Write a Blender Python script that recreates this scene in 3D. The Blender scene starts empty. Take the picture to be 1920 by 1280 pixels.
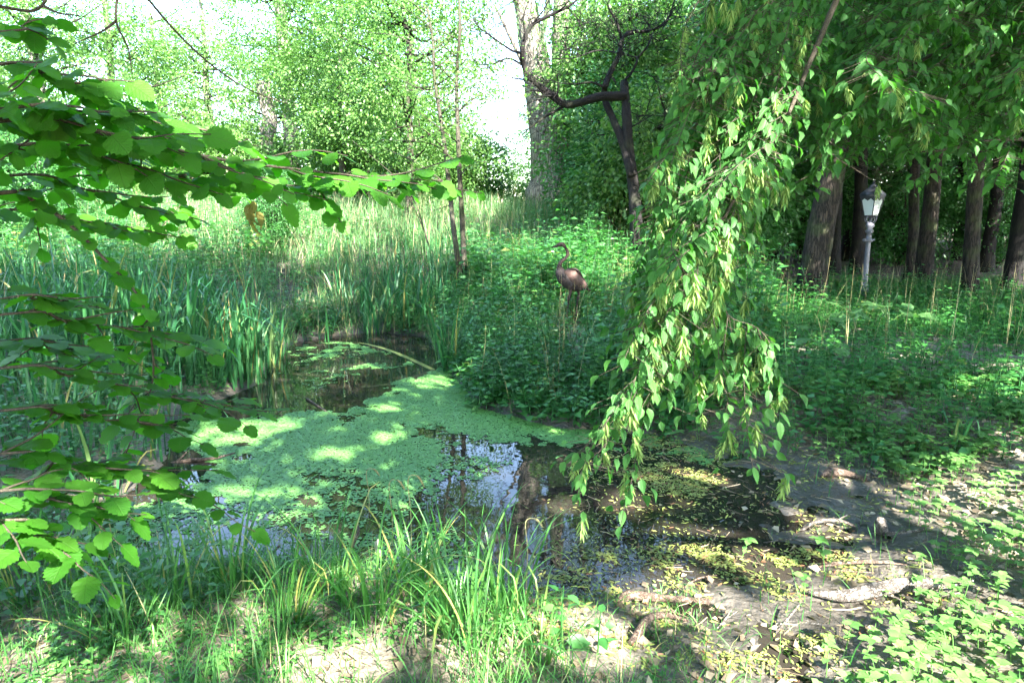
import bpy, math
import numpy as np
from mathutils import Vector

# ------------------------------------------------------------------ camera, sky, sun, exposure
scene = bpy.context.scene
COL = scene.collection
EYE = np.array([0.0, 0.0, 1.9])
PITCH = math.radians(10.6)
FPX = 1280.0                                   # focal length in pixels of the 1920 px wide photograph (24 mm)
cam_data = bpy.data.cameras.new('camera')
cam_data.sensor_width = 36.0
cam_data.lens = 24.0
cam_data.clip_start = 0.05
cam_data.clip_end = 2000.0
cam = bpy.data.objects.new('camera', cam_data)
COL.objects.link(cam)
cam.location = EYE
cam.rotation_euler = (math.pi / 2 - PITCH, 0, 0)
scene.camera = cam

SUN_EL = math.radians(38)
SUN_AZ = math.radians(150)                     # clockwise from +Y: behind the camera, to the right
SUN = np.array([math.sin(SUN_AZ) * math.cos(SUN_EL), math.cos(SUN_AZ) * math.cos(SUN_EL), math.sin(SUN_EL)])
world = bpy.data.worlds.new('World')
scene.world = world
world.use_nodes = True
wn = world.node_tree
sky = wn.nodes.new('ShaderNodeTexSky')
sky.sky_type = 'NISHITA'
sky.sun_disc = False
sky.sun_elevation = SUN_EL
sky.sun_rotation = SUN_AZ
sky.dust_density = 0.5
sky.air_density = 1.0
wn.links.new(sky.outputs[0], wn.nodes['Background'].inputs[0])
wn.nodes['Background'].inputs[1].default_value = 0.135
sun_data = bpy.data.lights.new('sun', 'SUN')
sun_data.energy = 5.0
sun_data.angle = math.radians(0.55)
sun_data.color = (1.0, 0.965, 0.90)
sun_obj = bpy.data.objects.new('sun', sun_data)
COL.objects.link(sun_obj)
sun_obj.rotation_euler = Vector(-SUN).to_track_quat('-Z', 'Y').to_euler()

vs = scene.view_settings
vs.view_transform = 'Standard'
vs.look = 'None'
vs.exposure = 3.5
vs.gamma = 1.0
vs.use_curve_mapping = False
cy = scene.cycles
cy.max_bounces = 7
cy.diffuse_bounces = 4
cy.glossy_bounces = 3
cy.transmission_bounces = 5
cy.transparent_max_bounces = 6
cy.caustics_reflective = False
cy.caustics_refractive = False
cy.use_denoising = True
cy.use_adaptive_sampling = True
cy.adaptive_threshold = 0.02

# ------------------------------------------------------------------ maths helpers
rng = np.random.default_rng(11)
CP, SP = math.cos(PITCH), math.sin(PITCH)


def U(u, v, d):
    """photograph pixel at depth d (metres along the view axis) -> point in the place"""
    a = (u - 960.0) / FPX
    b = (640.0 - v) / FPX
    return EYE + d * np.array([a, CP + b * SP, -SP + b * CP])


def G(u, v, z=0.0):
    a = (u - 960.0) / FPX
    b = (640.0 - v) / FPX
    r = np.array([a, CP + b * SP, -SP + b * CP])
    return EYE + r * ((z - EYE[2]) / r[2])


def sstep(a, b, x):
    t = np.clip((x - a) / (b - a), 0, 1)
    return t * t * (3 - 2 * t)


_NT = np.random.default_rng(5).random((256, 256))


def vnoise(x, y):
    x = np.asarray(x, float); y = np.asarray(y, float)
    xi = np.floor(x).astype(int); yi = np.floor(y).astype(int)
    fx = x - xi; fy = y - yi
    fx = fx * fx * (3 - 2 * fx); fy = fy * fy * (3 - 2 * fy)
    a = _NT[xi & 255, yi & 255]; b = _NT[(xi + 1) & 255, yi & 255]
    c = _NT[xi & 255, (yi + 1) & 255]; d = _NT[(xi + 1) & 255, (yi + 1) & 255]
    return (a * (1 - fx) + b * fx) * (1 - fy) + (c * (1 - fx) + d * fx) * fy


def fbm(x, y, o=4):
    s = 0; a = 0.5
    for i in range(o):
        s = s + a * vnoise(x * 2 ** i + 17.3 * i, y * 2 ** i + 9.1 * i)
        a *= 0.5
    return s


def poly_sd(poly, x, y):
    """signed distance to a polygon, negative inside"""
    p = np.stack([np.ravel(x), np.ravel(y)], 1).astype(float)
    n = len(poly); best = np.full(len(p), 1e9); ins = np.zeros(len(p), bool)
    for i in range(n):
        a = poly[i]; b = poly[(i + 1) % n]
        e = b - a; w = p - a
        t = np.clip((w @ e) / (e @ e), 0, 1)
        best = np.minimum(best, np.linalg.norm(w - t[:, None] * e, axis=1))
        c = ((a[1] <= p[:, 1]) != (b[1] <= p[:, 1]))
        with np.errstate(divide='ignore', invalid='ignore'):
            xx = a[0] + (p[:, 1] - a[1]) / (b[1] - a[1]) * e[0]
        ins ^= c & (p[:, 0] < xx)
    return np.where(ins, -best, best).reshape(np.shape(x))


def pix_poly(pts):
    return np.array([G(u, v)[:2] for u, v in pts])


POND = pix_poly([(150, 1085), (165, 1000), (215, 945), (310, 870), (330, 790), (480, 722), (520, 668), (560, 640), (700, 622),
                 (800, 632), (835, 690), (900, 768), (1050, 806), (1230, 815), (1310, 845), (1360, 890), (1370, 950), (1350, 1010), (1290, 1060),
                 (1170, 1105), (1000, 1120), (850, 1085), (600, 1050), (300, 1060)])


def H(x, y):
    """ground height; the pond's surface is z = 0"""
    x = np.asarray(x, float); y = np.asarray(y, float)
    d = poly_sd(POND, x, y)
    mud = sstep(0.2, 1.0, x) * (1 - sstep(4.8, 6.2, y)) * (1 - sstep(2.8, 4.0, x))
    A = (0.30 - 0.27 * sstep(2.5, 6, x) * sstep(8, 12, y)) * (1 - mud) + 0.10 * mud
    L = 0.8 * (1 - mud) + 2.2 * mud
    out = A * (1 - np.exp(-np.maximum(d, 0) / L))
    inn = -0.35 * sstep(0, 1.6, -d) - 0.02
    h = np.where(d > 0, out, inn)
    h = h - mud * 0.015 * (d > 0)
    ridge = sstep(10.5, 21.0, y) * 1.62 * (1 - sstep(1.0, 6.0, x - 0.12 * (y - 10)))
    wood = sstep(16, 40, y) * 0.7 * sstep(1.0, 6.0, x - 0.12 * (y - 10))
    left = 0.5 * sstep(4, 14, -x) * sstep(3, 9, y) * (1 - sstep(14, 22, y))
    bump = (fbm(x * 0.9, y * 0.9) - 0.47) * (0.16 + 0.25 * sstep(15, 25, y)) * sstep(0.3, 2.0, d)
    fine = (fbm(x * 5, y * 5, 3) - 0.44) * (0.06 * (1 - mud) + 0.075 * mud) * sstep(-0.4, 0.3, d)
    return h + ridge + wood + left + bump + fine


def H1(x, y):
    return float(H(np.array([x]), np.array([y]))[0])


# ------------------------------------------------------------------ mesh helpers
def mk_mesh(name, V, F, tone=None, uv=None, smooth=False):
    V = np.asarray(V, np.float32).reshape(-1, 3); F = np.asarray(F, np.int32)
    k = F.shape[1]
    me = bpy.data.meshes.new(name)
    me.vertices.add(len(V)); me.loops.add(F.size); me.polygons.add(len(F))
    me.vertices.foreach_set('co', V.ravel())
    me.loops.foreach_set('vertex_index', F.ravel())
    me.polygons.foreach_set('loop_start', np.arange(0, F.size, k, dtype=np.int32))
    me.polygons.foreach_set('loop_total', np.full(len(F), k, np.int32))
    if smooth:
        me.polygons.foreach_set('use_smooth', np.ones(len(F), bool))
    if tone is not None:
        a = me.attributes.new('tone', 'FLOAT', 'POINT')
        a.data.foreach_set('value', np.asarray(tone, np.float32))
    if uv is not None:
        l = me.uv_layers.new(name='UVMap')
        l.data.foreach_set('uv', np.asarray(uv, np.float32)[F.ravel()].ravel())
    me.update(calc_edges=True)
    me.validate()
    return me


def obj(name, me, mat=None, parent=None, loc=None):
    if mat is not None and len(me.materials) == 0:
        me.materials.append(mat)
    o = bpy.data.objects.new(name, me)
    COL.objects.link(o)
    if parent is not None:
        o.parent = parent
    if loc is not None:
        o.location = loc
    return o


def tag(o, label, cat, group=None):
    o['label'] = label; o['category'] = cat
    if group:
        o['group'] = group
    return o


def thing(name, label, cat, loc=(0, 0, 0), group=None, rz=0.0):
    o = bpy.data.objects.new(name, None)
    COL.objects.link(o)
    o.location = loc; o.rotation_euler = (0, 0, rz); o.empty_display_size = 0.2
    return tag(o, label, cat, group)


def stuff(name, me, mat, label=None, cat=None):
    o = obj(name, me, mat)
    o['kind'] = 'stuff'
    if label:
        o['label'] = label; o['category'] = cat
    return o


class Acc:
    """collects triangles"""
    def __init__(s):
        s.V = []; s.F = []; s.T = []; s.UV = []; s.n = 0

    def add(s, V, F, T=None, UV=None):
        V = np.asarray(V, float).reshape(-1, 3); F = np.asarray(F, int).reshape(-1, 3)
        s.V.append(V); s.F.append(F + s.n)
        s.T.append(np.full(len(V), 0.5) if T is None else np.broadcast_to(np.asarray(T, float), (len(V),)))
        s.UV.append(np.zeros((len(V), 2)) if UV is None else UV)
        s.n += len(V)
        return s

    def mesh(s, name, smooth=False):
        return mk_mesh(name, np.concatenate(s.V), np.concatenate(s.F), np.concatenate(s.T), np.concatenate(s.UV), smooth)


def cat_rom(P, k=5):
    P = np.asarray(P, float)
    if len(P) < 3:
        t = np.linspace(0, 1, k + 1)[:, None]
        return P[0] * (1 - t) + P[1] * t
    Q = np.concatenate([[2 * P[0] - P[1]], P, [2 * P[-1] - P[-2]]])
    out = []
    for i in range(1, len(Q) - 2):
        for t in np.arange(k) / k:
            a, b, c, d = Q[i - 1], Q[i], Q[i + 1], Q[i + 2]
            out.append(0.5 * (2 * b + (c - a) * t + (2 * a - 5 * b + 4 * c - d) * t * t + (3 * b - a - 3 * c + d) * t ** 3))
    out.append(P[-1])
    return np.array(out)


def tube(P, r, sides=7, cap=True, wob=0.0, seed=0):
    P = np.asarray(P, float); n = len(P)
    r = np.broadcast_to(np.asarray(r, float), (n,))
    T = np.gradient(P, axis=0)
    T /= np.linalg.norm(T, axis=1)[:, None] + 1e-9
    a = np.array([1.0, 0.13, 0.07]) if abs(T[0][0]) < 0.8 else np.array([0.1, 1.0, 0.05])
    N = np.empty((n, 3)); x = np.cross(T[0], a); x /= np.linalg.norm(x)
    for i in range(n):
        x = x - T[i] * (x @ T[i]); x /= np.linalg.norm(x) + 1e-9
        N[i] = x
    B = np.cross(T, N)
    th = np.arange(sides) / sides * 2 * math.pi
    rr = r[:, None] * np.ones(sides)
    if wob:
        g = np.random.default_rng(seed)
        rr = rr * (1 + wob * (g.random((n, sides)) - 0.5) + wob * 0.8 * (g.random(sides)[None] - 0.5))
    V = P[:, None] + rr[..., None] * (np.cos(th)[None, :, None] * N[:, None] + np.sin(th)[None, :, None] * B[:, None])
    V = V.reshape(-1, 3)
    i = np.arange(n - 1)[:, None] * sides; j = np.arange(sides)[None]; j2 = (j + 1) % sides
    q = np.stack([i + j, i + j2, i + sides + j2, i + sides + j], -1).reshape(-1, 4)
    F = np.concatenate([q[:, [0, 1, 2]], q[:, [0, 2, 3]]])
    if cap:
        V = np.concatenate([V, [P[0]], [P[-1]]])
        m = n * sides
        jj = np.arange(sides); jn = (jj + 1) % sides
        F = np.concatenate([F, np.stack([np.full(sides, m), jn, jj], 1),
                            np.stack([np.full(sides, m + 1), (n - 1) * sides + jj, (n - 1) * sides + jn], 1)])
    return V, F


def lathe(prof, sides=16):
    prof = np.asarray(prof, float); n = len(prof)
    th = np.arange(sides) / sides * 2 * math.pi
    V = np.stack([prof[:, :1] * np.cos(th), prof[:, :1] * np.sin(th), prof[:, 1:] * np.ones(sides)], -1).reshape(-1, 3)
    i = np.arange(n - 1)[:, None] * sides; j = np.arange(sides)[None]; j2 = (j + 1) % sides
    q = np.stack([i + j, i + j2, i + sides + j2, i + sides + j], -1).reshape(-1, 4)
    return V, np.concatenate([q[:, [0, 1, 2]], q[:, [0, 2, 3]]])


def box(c, s):
    c = np.asarray(c, float); s = np.asarray(s, float) / 2
    V = np.array([[x, y, z] for x in (-1, 1) for y in (-1, 1) for z in (-1, 1)]) * s + c
    F = [(0, 1, 3), (0, 3, 2), (4, 6, 7), (4, 7, 5), (0, 4, 5), (0, 5, 1), (2, 3, 7), (2, 7, 6), (0, 2, 6), (0, 6, 4), (1, 5, 7), (1, 7, 3)]
    return V, np.array(F)


def unit(v):
    return v / (np.linalg.norm(v, axis=-1, keepdims=True) + 1e-9)


def frames(d, n, s):
    """columns x (across), y = leaf axis d, z = leaf normal, scaled by s"""
    d = unit(d); x = unit(np.cross(d, n)); z = np.cross(x, d)
    return np.stack([x, d, z], -1) * np.asarray(s)[:, None, None]


def tile(tv, tf, R, t):
    V = np.einsum('nij,vj->nvi', R, tv) + t[:, None]
    F = tf[None] + (np.arange(len(t)) * len(tv))[:, None, None]
    return V.reshape(-1, 3), F.reshape(-1, tf.shape[1])


# leaf templates: y along the leaf 0..1, x across, z normal
RH_V = np.array([[0, 0, 0], [0.30, 0.42, 0.06], [0, 1, -0.08], [-0.30, 0.42, 0.06]]); RH_F = np.array([[0, 1, 2], [0, 2, 3]])
OV_V = np.array([[0, 0, 0], [0.26, 0.25, 0.06], [0.27, 0.55, 0.05], [0, 1, -0.16], [-0.27, 0.55, 0.05], [-0.26, 0.25, 0.06], [0, 0.45, -0.02]])
OV_F = np.array([[0, 1, 6], [1, 2, 6], [2, 3, 6], [3, 4, 6], [4, 5, 6], [5, 0, 6]])
OV4_V = np.array([[0, 0, 0], [0.31, 0.38, 0.07], [0, 1, -0.14], [-0.31, 0.38, 0.07], [0, 0.42, -0.02]])
OV4_F = np.array([[0, 1, 4], [1, 2, 4], [2, 3, 4], [3, 0, 4]])
NA_V = np.array([[0, 0, 0], [0.09, 0.35, 0.02], [0, 1, -0.12], [-0.09, 0.35, 0.02]]); NA_F = RH_F


def broad_leaf(round_, teeth, curl, cup, seed, stalk=0.12):
    """a close-up leaf with a toothed outline and a short stalk -> V, F, UV"""
    g = np.random.default_rng(seed)
    n = teeth
    t = np.linspace(0, 1, n + 1)
    if round_:
        w = 0.46 * np.sin(np.pi * np.clip(t, 0, 1) ** 0.82) ** 0.62
        w = w * (1 - 0.06 * t); w[-1] = 0
    else:
        w = 0.235 * np.sin(np.pi * t ** 0.74) ** 0.85
    V = []; UV = []
    for side in (1, -1):
        for i in range(1, n):
            jag = (0.035 if round_ else 0.02) * (1 if i % 2 else -1) + 0.012 * (g.random() - 0.5)
            V.append((side * (w[i] + jag), t[i] + (0.012 if i % 2 else -0.012))); UV.append((0.5 + side * w[i], t[i]))
    mid0 = len(V)
    for i in range(n + 1):
        V.append((0.0, t[i])); UV.append((0.5, t[i]))
    V = np.array(V)
    r = np.abs(V[:, 0])
    z = cup * r ** 1.3 - curl * (V[:, 1] ** 2) + 0.03 * np.sin(V[:, 1] * 19 + r * 9) * r * 2
    V3 = np.stack([V[:, 0], V[:, 1] + stalk, z], 1)
    F = []
    for s in (0, 1):
        o = s * (n - 1)
        F.append((mid0, o, mid0 + 1) if s == 0 else (mid0, mid0 + 1, o))
        for i in range(1, n - 1):
            a, b = o + i - 1, o + i
            m, m2 = mid0 + i, mid0 + i + 1
            F += [(a, b, m), (b, m2, m)] if s == 0 else [(b, a, m), (m2, b, m)]
        F.append((o + n - 2, mid0 + n, mid0 + n - 1) if s == 0 else (o + n - 2, mid0 + n - 1, mid0 + n))
    m = len(V3)
    V3 = np.concatenate([V3, [[0.008, 0, 0.0], [-0.008, 0, 0.0], [0.008, stalk + 0.05, 0.004], [-0.008, stalk + 0.05, 0.004]]])
    F += [(m, m + 2, m + 1), (m + 1, m + 2, m + 3)]
    UV += [(0.5, 0)] * 4
    return V3, np.array(F), np.array(UV)


def ribbons(base, az, length, width, lean, curve, K=5, power=1.5, twist=None, prof=None, fold=None, vee=0.0):
    """grass-like blades -> V, F, uv   (N blades, K segments)"""
    N = len(base)
    s = np.linspace(0, 1, K + 1)
    ang = lean[:, None] + curve[:, None] * s[None] ** power
    if fold is not None:                       # blades kinked over at a fraction of their length
        f, amt = fold
        ang = ang + amt[:, None] * sstep(0, 1, (s[None] - f[:, None]) / 0.14 + 0.5)
    seg = (length / K)[:, None]
    am = 0.5 * (ang[:, 1:] + ang[:, :-1])
    hr = np.concatenate([np.zeros((N, 1)), np.cumsum(np.sin(am) * seg, 1)], 1)
    zz = np.concatenate([np.zeros((N, 1)), np.cumsum(np.cos(am) * seg, 1)], 1)
    c = np.stack([base[:, 0, None] + hr * np.cos(az)[:, None], base[:, 1, None] + hr * np.sin(az)[:, None], base[:, 2, None] + zz], -1)
    tw = np.zeros(N) if twist is None else twist
    wa = az + math.pi / 2 + tw
    wd = np.stack([np.cos(wa), np.sin(wa), np.zeros(N)], 1)
    pr = (1 - s ** 2.2) * (0.75 + 0.6 * s * (1 - s)) if prof is None else prof(s)
    off = wd[:, None] * (width[:, None] * 0.5 * pr[None])[..., None]
    if vee:
        up = np.stack([-np.cos(az), -np.sin(az), np.zeros(N)], 1)
        V = np.stack([c - off + up[:, None] * (width[:, None] * vee * pr[None])[..., None], c, c + off + up[:, None] * (width[:, None] * vee * pr[None])[..., None]], 2)
        m = 3
        fv = []
        for k in range(K):
            for j in range(2):
                a = k * 3 + j
                fv += [(a, a + 1, a + 4), (a, a + 4, a + 3)]
    else:
        V = np.stack([c - off, c + off], 2); m = 2
        fv = []
        for k in range(K):
            a = k * 2
            fv += [(a, a + 1, a + 3), (a, a + 3, a + 2)]
    fv = np.array(fv)
    F = fv[None] + (np.arange(N) * (K + 1) * m)[:, None, None]
    uv = np.broadcast_to(np.stack([np.broadcast_to(np.linspace(0, 1, m), (K + 1, m)), np.broadcast_to(s[:, None], (K + 1, m))], -1).reshape(1, -1, 2), (N, (K + 1) * m, 2))
    return V.reshape(-1, 3), F.reshape(-1, 3), uv.reshape(-1, 2), (K + 1) * m


# ------------------------------------------------------------------ materials
def new_mat(name):
    m = bpy.data.materials.new(name); m.use_nodes = True
    nt = m.node_tree; nt.nodes.clear()
    out = nt.nodes.new('ShaderNodeOutputMaterial')
    return m, nt, out


def nd(nt, t, **kw):
    n = nt.nodes.new(t)
    for k, v in kw.items():
        setattr(n, k, v)
    return n


def ramp(nt, fac, stops):
    r = nd(nt, 'ShaderNodeValToRGB')
    el = r.color_ramp.elements
    while len(el) < len(stops):
        el.new(0.5)
    for e, (p, c) in zip(el, stops):
        e.position = p; e.color = (*c, 1)
    nt.links.new(fac, r.inputs[0])
    return r.outputs[0]


def leaf_mat(name, dark, light, odd=None, trans=0.4, tcol=None, rough=0.42, spec=0.45, veins=0, per_object=False, spot=0.0):
    m, nt, out = new_mat(name)
    L = nt.links
    if per_object:
        fac = nd(nt, 'ShaderNodeObjectInfo').outputs['Random']
    else:
        fac = nd(nt, 'ShaderNodeAttribute', attribute_name='tone').outputs['Fac']
    stops = [(0.0, dark), (0.85, light)] + ([(0.97, odd)] if odd else [])
    col = ramp(nt, fac, stops)
    if spot:
        tc = nd(nt, 'ShaderNodeTexCoord')
        nz = nd(nt, 'ShaderNodeTexNoise'); nz.inputs['Scale'].default_value = 7.0; nz.inputs['Detail'].default_value = 3
        L.new(tc.outputs['UV'], nz.inputs['Vector'])
        mp = nd(nt, 'ShaderNodeMapRange'); mp.inputs[1].default_value = 0.6; mp.inputs[2].default_value = 0.8; mp.inputs[3].default_value = 0; mp.inputs[4].default_value = spot
        L.new(nz.outputs['Fac'], mp.inputs[0])
        mx = nd(nt, 'ShaderNodeMixRGB'); mx.inputs[2].default_value = (0.16, 0.13, 0.03, 1)
        L.new(mp.outputs[0], mx.inputs[0]); L.new(col, mx.inputs[1]); col = mx.outputs[0]
    p = nd(nt, 'ShaderNodeBsdfPrincipled')
    p.inputs['Roughness'].default_value = rough
    p.inputs['Specular IOR Level'].default_value = spec
    tr = nd(nt, 'ShaderNodeBsdfTranslucent')
    ty = nd(nt, 'ShaderNodeMixRGB', blend_type='MULTIPLY'); ty.inputs[0].default_value = 1
    ty.inputs[2].default_value = (*(tcol or (1.3, 1.7, 0.85)), 1)
    nrm = None
    if veins:
        tc = nd(nt, 'ShaderNodeTexCoord'); sx = nd(nt, 'ShaderNodeSeparateXYZ'); L.new(tc.outputs['UV'], sx.inputs[0])
        a = nd(nt, 'ShaderNodeMath', operation='SUBTRACT'); L.new(sx.outputs[0], a.inputs[0]); a.inputs[1].default_value = 0.5
        b = nd(nt, 'ShaderNodeMath', operation='ABSOLUTE'); L.new(a.outputs[0], b.inputs[0])
        c = nd(nt, 'ShaderNodeMath', operation='MULTIPLY_ADD'); L.new(b.outputs[0], c.inputs[0]); c.inputs[1].default_value = -0.9; L.new(sx.outputs[1], c.inputs[2])
        d = nd(nt, 'ShaderNodeMath', operation='MULTIPLY'); L.new(c.outputs[0], d.inputs[0]); d.inputs[1].default_value = veins * 2 * math.pi
        e = nd(nt, 'ShaderNodeMath', operation='COSINE'); L.new(d.outputs[0], e.inputs[0])
        f = nd(nt, 'ShaderNodeMapRange'); f.inputs[1].default_value = 0.72; f.inputs[2].default_value = 1.0; L.new(e.outputs[0], f.inputs[0])
        g = nd(nt, 'ShaderNodeMapRange'); g.inputs[1].default_value = 0.03; g.inputs[2].default_value = 0.0; L.new(b.outputs[0], g.inputs[0])
        h = nd(nt, 'ShaderNodeMath', operation='MAXIMUM'); L.new(f.outputs[0], h.inputs[0]); L.new(g.outputs[0], h.inputs[1])
        mx = nd(nt, 'ShaderNodeMixRGB'); L.new(col, mx.inputs[1]); mx.inputs[2].default_value = (light[0] * 1.25, light[1] * 1.1, light[2] * 1.3, 1)
        k = nd(nt, 'ShaderNodeMath', operation='MULTIPLY'); L.new(h.outputs[0], k.inputs[0]); k.inputs[1].default_value = 0.4
        L.new(k.outputs[0], mx.inputs[0]); col = mx.outputs[0]
        tm = nd(nt, 'ShaderNodeMixRGB', blend_type='MULTIPLY'); L.new(k.outputs[0], tm.inputs[0]); L.new(col, tm.inputs[1]); tm.inputs[2].default_value = (0.35, 0.4, 0.4, 1)
        L.new(tm.outputs[0], ty.inputs[1])
        bp = nd(nt, 'ShaderNodeBump'); bp.inputs['Strength'].default_value = 0.5; bp.inputs['Distance'].default_value = 0.004; bp.invert = True
        L.new(h.outputs[0], bp.inputs['Height']); L.new(bp.outputs[0], p.inputs['Normal'])
    else:
        L.new(col, ty.inputs[1])
    L.new(col, p.inputs['Base Color']); L.new(ty.outputs[0], tr.inputs['Color'])
    mix = nd(nt, 'ShaderNodeMixShader'); mix.inputs[0].default_value = trans
    L.new(p.outputs[0], mix.inputs[1]); L.new(tr.outputs[0], mix.inputs[2]); L.new(mix.outputs[0], out.inputs[0])
    return m


def bark_mat(name, dark, light, scale=6.0, rough=0.9, stretch=0.18, moss=0.0, bump=0.6):
    m, nt, out = new_mat(name); L = nt.links
    tc = nd(nt, 'ShaderNodeTexCoord'); mp = nd(nt, 'ShaderNodeMapping'); mp.inputs['Scale'].default_value = (1, 1, stretch)
    L.new(tc.outputs['Object'], mp.inputs[0])
    n1 = nd(nt, 'ShaderNodeTexNoise'); n1.inputs['Scale'].default_value = scale * 4; n1.inputs['Detail'].default_value = 7; n1.inputs['Roughness'].default_value = 0.65
    L.new(mp.outputs[0], n1.inputs['Vector'])
    v = nd(nt, 'ShaderNodeTexVoronoi', feature='DISTANCE_TO_EDGE'); v.inputs['Scale'].default_value = scale * 3.0
    mxv = nd(nt, 'ShaderNodeMixRGB'); mxv.inputs[0].default_value = 0.12; L.new(mp.outputs[0], mxv.inputs[1]); L.new(n1.outputs['Color'], mxv.inputs[2])
    L.new(mxv.outputs[0], v.inputs['Vector'])
    vr = nd(nt, 'ShaderNodeMapRange'); vr.inputs[1].default_value = 0; vr.inputs[2].default_value = 0.18; L.new(v.outputs['Distance'], vr.inputs[0])
    ml = nd(nt, 'ShaderNodeMath', operation='MULTIPLY'); L.new(n1.outputs['Fac'], ml.inputs[0]); L.new(vr.outputs[0], ml.inputs[1])
    col = ramp(nt, ml.outputs[0], [(0.05, dark), (0.62, light)])
    if moss:
        n2 = nd(nt, 'ShaderNodeTexNoise'); n2.inputs['Scale'].default_value = 2.2; n2.inputs['Detail'].default_value = 5; L.new(tc.outputs['Object'], n2.inputs['Vector'])
        mr = nd(nt, 'ShaderNodeMapRange'); mr.inputs[1].default_value = 0.5; mr.inputs[2].default_value = 0.66; mr.inputs[4].default_value = moss; L.new(n2.outputs['Fac'], mr.inputs[0])
        mm = nd(nt, 'ShaderNodeMixRGB'); mm.inputs[2].default_value = (0.06, 0.09, 0.025, 1); L.new(mr.outputs[0], mm.inputs[0]); L.new(col, mm.inputs[1]); col = mm.outputs[0]
    p = nd(nt, 'ShaderNodeBsdfPrincipled'); p.inputs['Roughness'].default_value = rough; p.inputs['Specular IOR Level'].default_value = 0.25
    bp = nd(nt, 'ShaderNodeBump'); bp.inputs['Strength'].default_value = bump; bp.inputs['Distance'].default_value = 0.03
    L.new(ml.outputs[0], bp.inputs['Height']); L.new(bp.outputs[0], p.inputs['Normal'])
    L.new(col, p.inputs['Base Color']); L.new(p.outputs[0], out.inputs[0])
    return m


def plain_mat(name, col, rough=0.5, metal=0.0, noise=0.3, scale=25.0, alt=None, bump=0.1, coat=0.0):
    m, nt, out = new_mat(name); L = nt.links
    tc = nd(nt, 'ShaderNodeTexCoord'); n1 = nd(nt, 'ShaderNodeTexNoise'); n1.inputs['Scale'].default_value = scale; n1.inputs['Detail'].default_value = 6
    L.new(tc.outputs['Object'], n1.inputs['Vector'])
    alt = alt or tuple(c * (1 - noise) for c in col)
    c = ramp(nt, n1.outputs['Fac'], [(0.35, alt), (0.62, col)])
    p = nd(nt, 'ShaderNodeBsdfPrincipled'); p.inputs['Roughness'].default_value = rough; p.inputs['Metallic'].default_value = metal
    bp = nd(nt, 'ShaderNodeBump'); bp.inputs['Strength'].default_value = bump; bp.inputs['Distance'].default_value = 0.01
    L.new(n1.outputs['Fac'], bp.inputs['Height']); L.new(bp.outputs[0], p.inputs['Normal'])
    L.new(c, p.inputs['Base Color']); L.new(p.outputs[0], out.inputs[0])
    return m


M = {}
M['hazel'] = leaf_mat('hazel_leaf', (0.035, 0.14, 0.014), (0.065, 0.2, 0.02), trans=0.58, tcol=(1.35, 1.95, 0.5), rough=0.5, spec=0.3, veins=7, per_object=True)
M['hazel_mass'] = leaf_mat('hazel_leaf_mass', (0.035, 0.14, 0.014), (0.065, 0.2, 0.02), trans=0.58, tcol=(1.35, 1.95, 0.5), rough=0.5, spec=0.3, veins=7)
M['hornbeam'] = leaf_mat('hornbeam_leaf', (0.025, 0.10, 0.02), (0.06, 0.175, 0.034), trans=0.4, tcol=(1.35, 1.8, 0.6), rough=0.5, spec=0.3, veins=10, per_object=True)
M['hornbeam_mass'] = leaf_mat('hornbeam_leaf_mass', (0.025, 0.10, 0.02), (0.06, 0.175, 0.034), trans=0.4, tcol=(1.35, 1.8, 0.6), rough=0.5, spec=0.3, veins=10)
M['bract'] = leaf_mat('hornbeam_bract', (0.13, 0.24, 0.05), (0.25, 0.35, 0.10), odd=(0.36, 0.26, 0.06), trans=0.4, tcol=(1.2, 1.2, 0.8), rough=0.5, spec=0.3)
M['crown'] = leaf_mat('crown_leaf', (0.05, 0.13, 0.03), (0.12, 0.215, 0.052), trans=0.45, rough=0.42, spec=0.45)
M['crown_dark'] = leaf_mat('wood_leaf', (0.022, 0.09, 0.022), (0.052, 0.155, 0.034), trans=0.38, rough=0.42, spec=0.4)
M['willow'] = leaf_mat('willow_leaf', (0.07, 0.15, 0.05), (0.12, 0.215, 0.075), trans=0.38, rough=0.45, spec=0.4)
M['herb'] = leaf_mat('herb_leaf', (0.02, 0.10, 0.026), (0.06, 0.195, 0.042), odd=(0.2, 0.24, 0.06), trans=0.35, rough=0.4, spec=0.5)
M['ground_herb'] = leaf_mat('low_herb_leaf', (0.02, 0.105, 0.026), (0.062, 0.2, 0.045), odd=(0.2, 0.24, 0.05), trans=0.35, rough=0.42, spec=0.45)
M['seedling'] = leaf_mat('seedling_leaf', (0.08, 0.2, 0.045), (0.15, 0.28, 0.08), trans=0.35, rough=0.45, spec=0.4)
M['iris'] = leaf_mat('sword_leaf', (0.015, 0.08, 0.028), (0.045, 0.16, 0.05), odd=(0.22, 0.2, 0.06), trans=0.25, rough=0.42, spec=0.38, per_object=True)
M['reeds'] = leaf_mat('reed_leaf', (0.014, 0.07, 0.026), (0.045, 0.15, 0.046), odd=(0.26, 0.2, 0.08), trans=0.25, rough=0.45, spec=0.3)
M['sedge'] = leaf_mat('sedge_leaf', (0.032, 0.13, 0.024), (0.085, 0.22, 0.042), odd=(0.3, 0.27, 0.08), trans=0.35, rough=0.4, spec=0.45, per_object=True)
M['grass'] = leaf_mat('grass_leaf', (0.035, 0.14, 0.028), (0.10, 0.24, 0.055), odd=(0.36, 0.32, 0.15), trans=0.35, rough=0.5, spec=0.35)
M['meadow'] = leaf_mat('meadow_leaf', (0.055, 0.145, 0.05), (0.13, 0.225, 0.085), odd=(0.36, 0.31, 0.18), trans=0.35, rough=0.5, spec=0.35)
M['duckweed'] = leaf_mat('duckweed_frond', (0.08, 0.225, 0.062), (0.13, 0.29, 0.065), odd=(0.2, 0.28, 0.06), trans=0.1, rough=0.45, spec=0.4)
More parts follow.
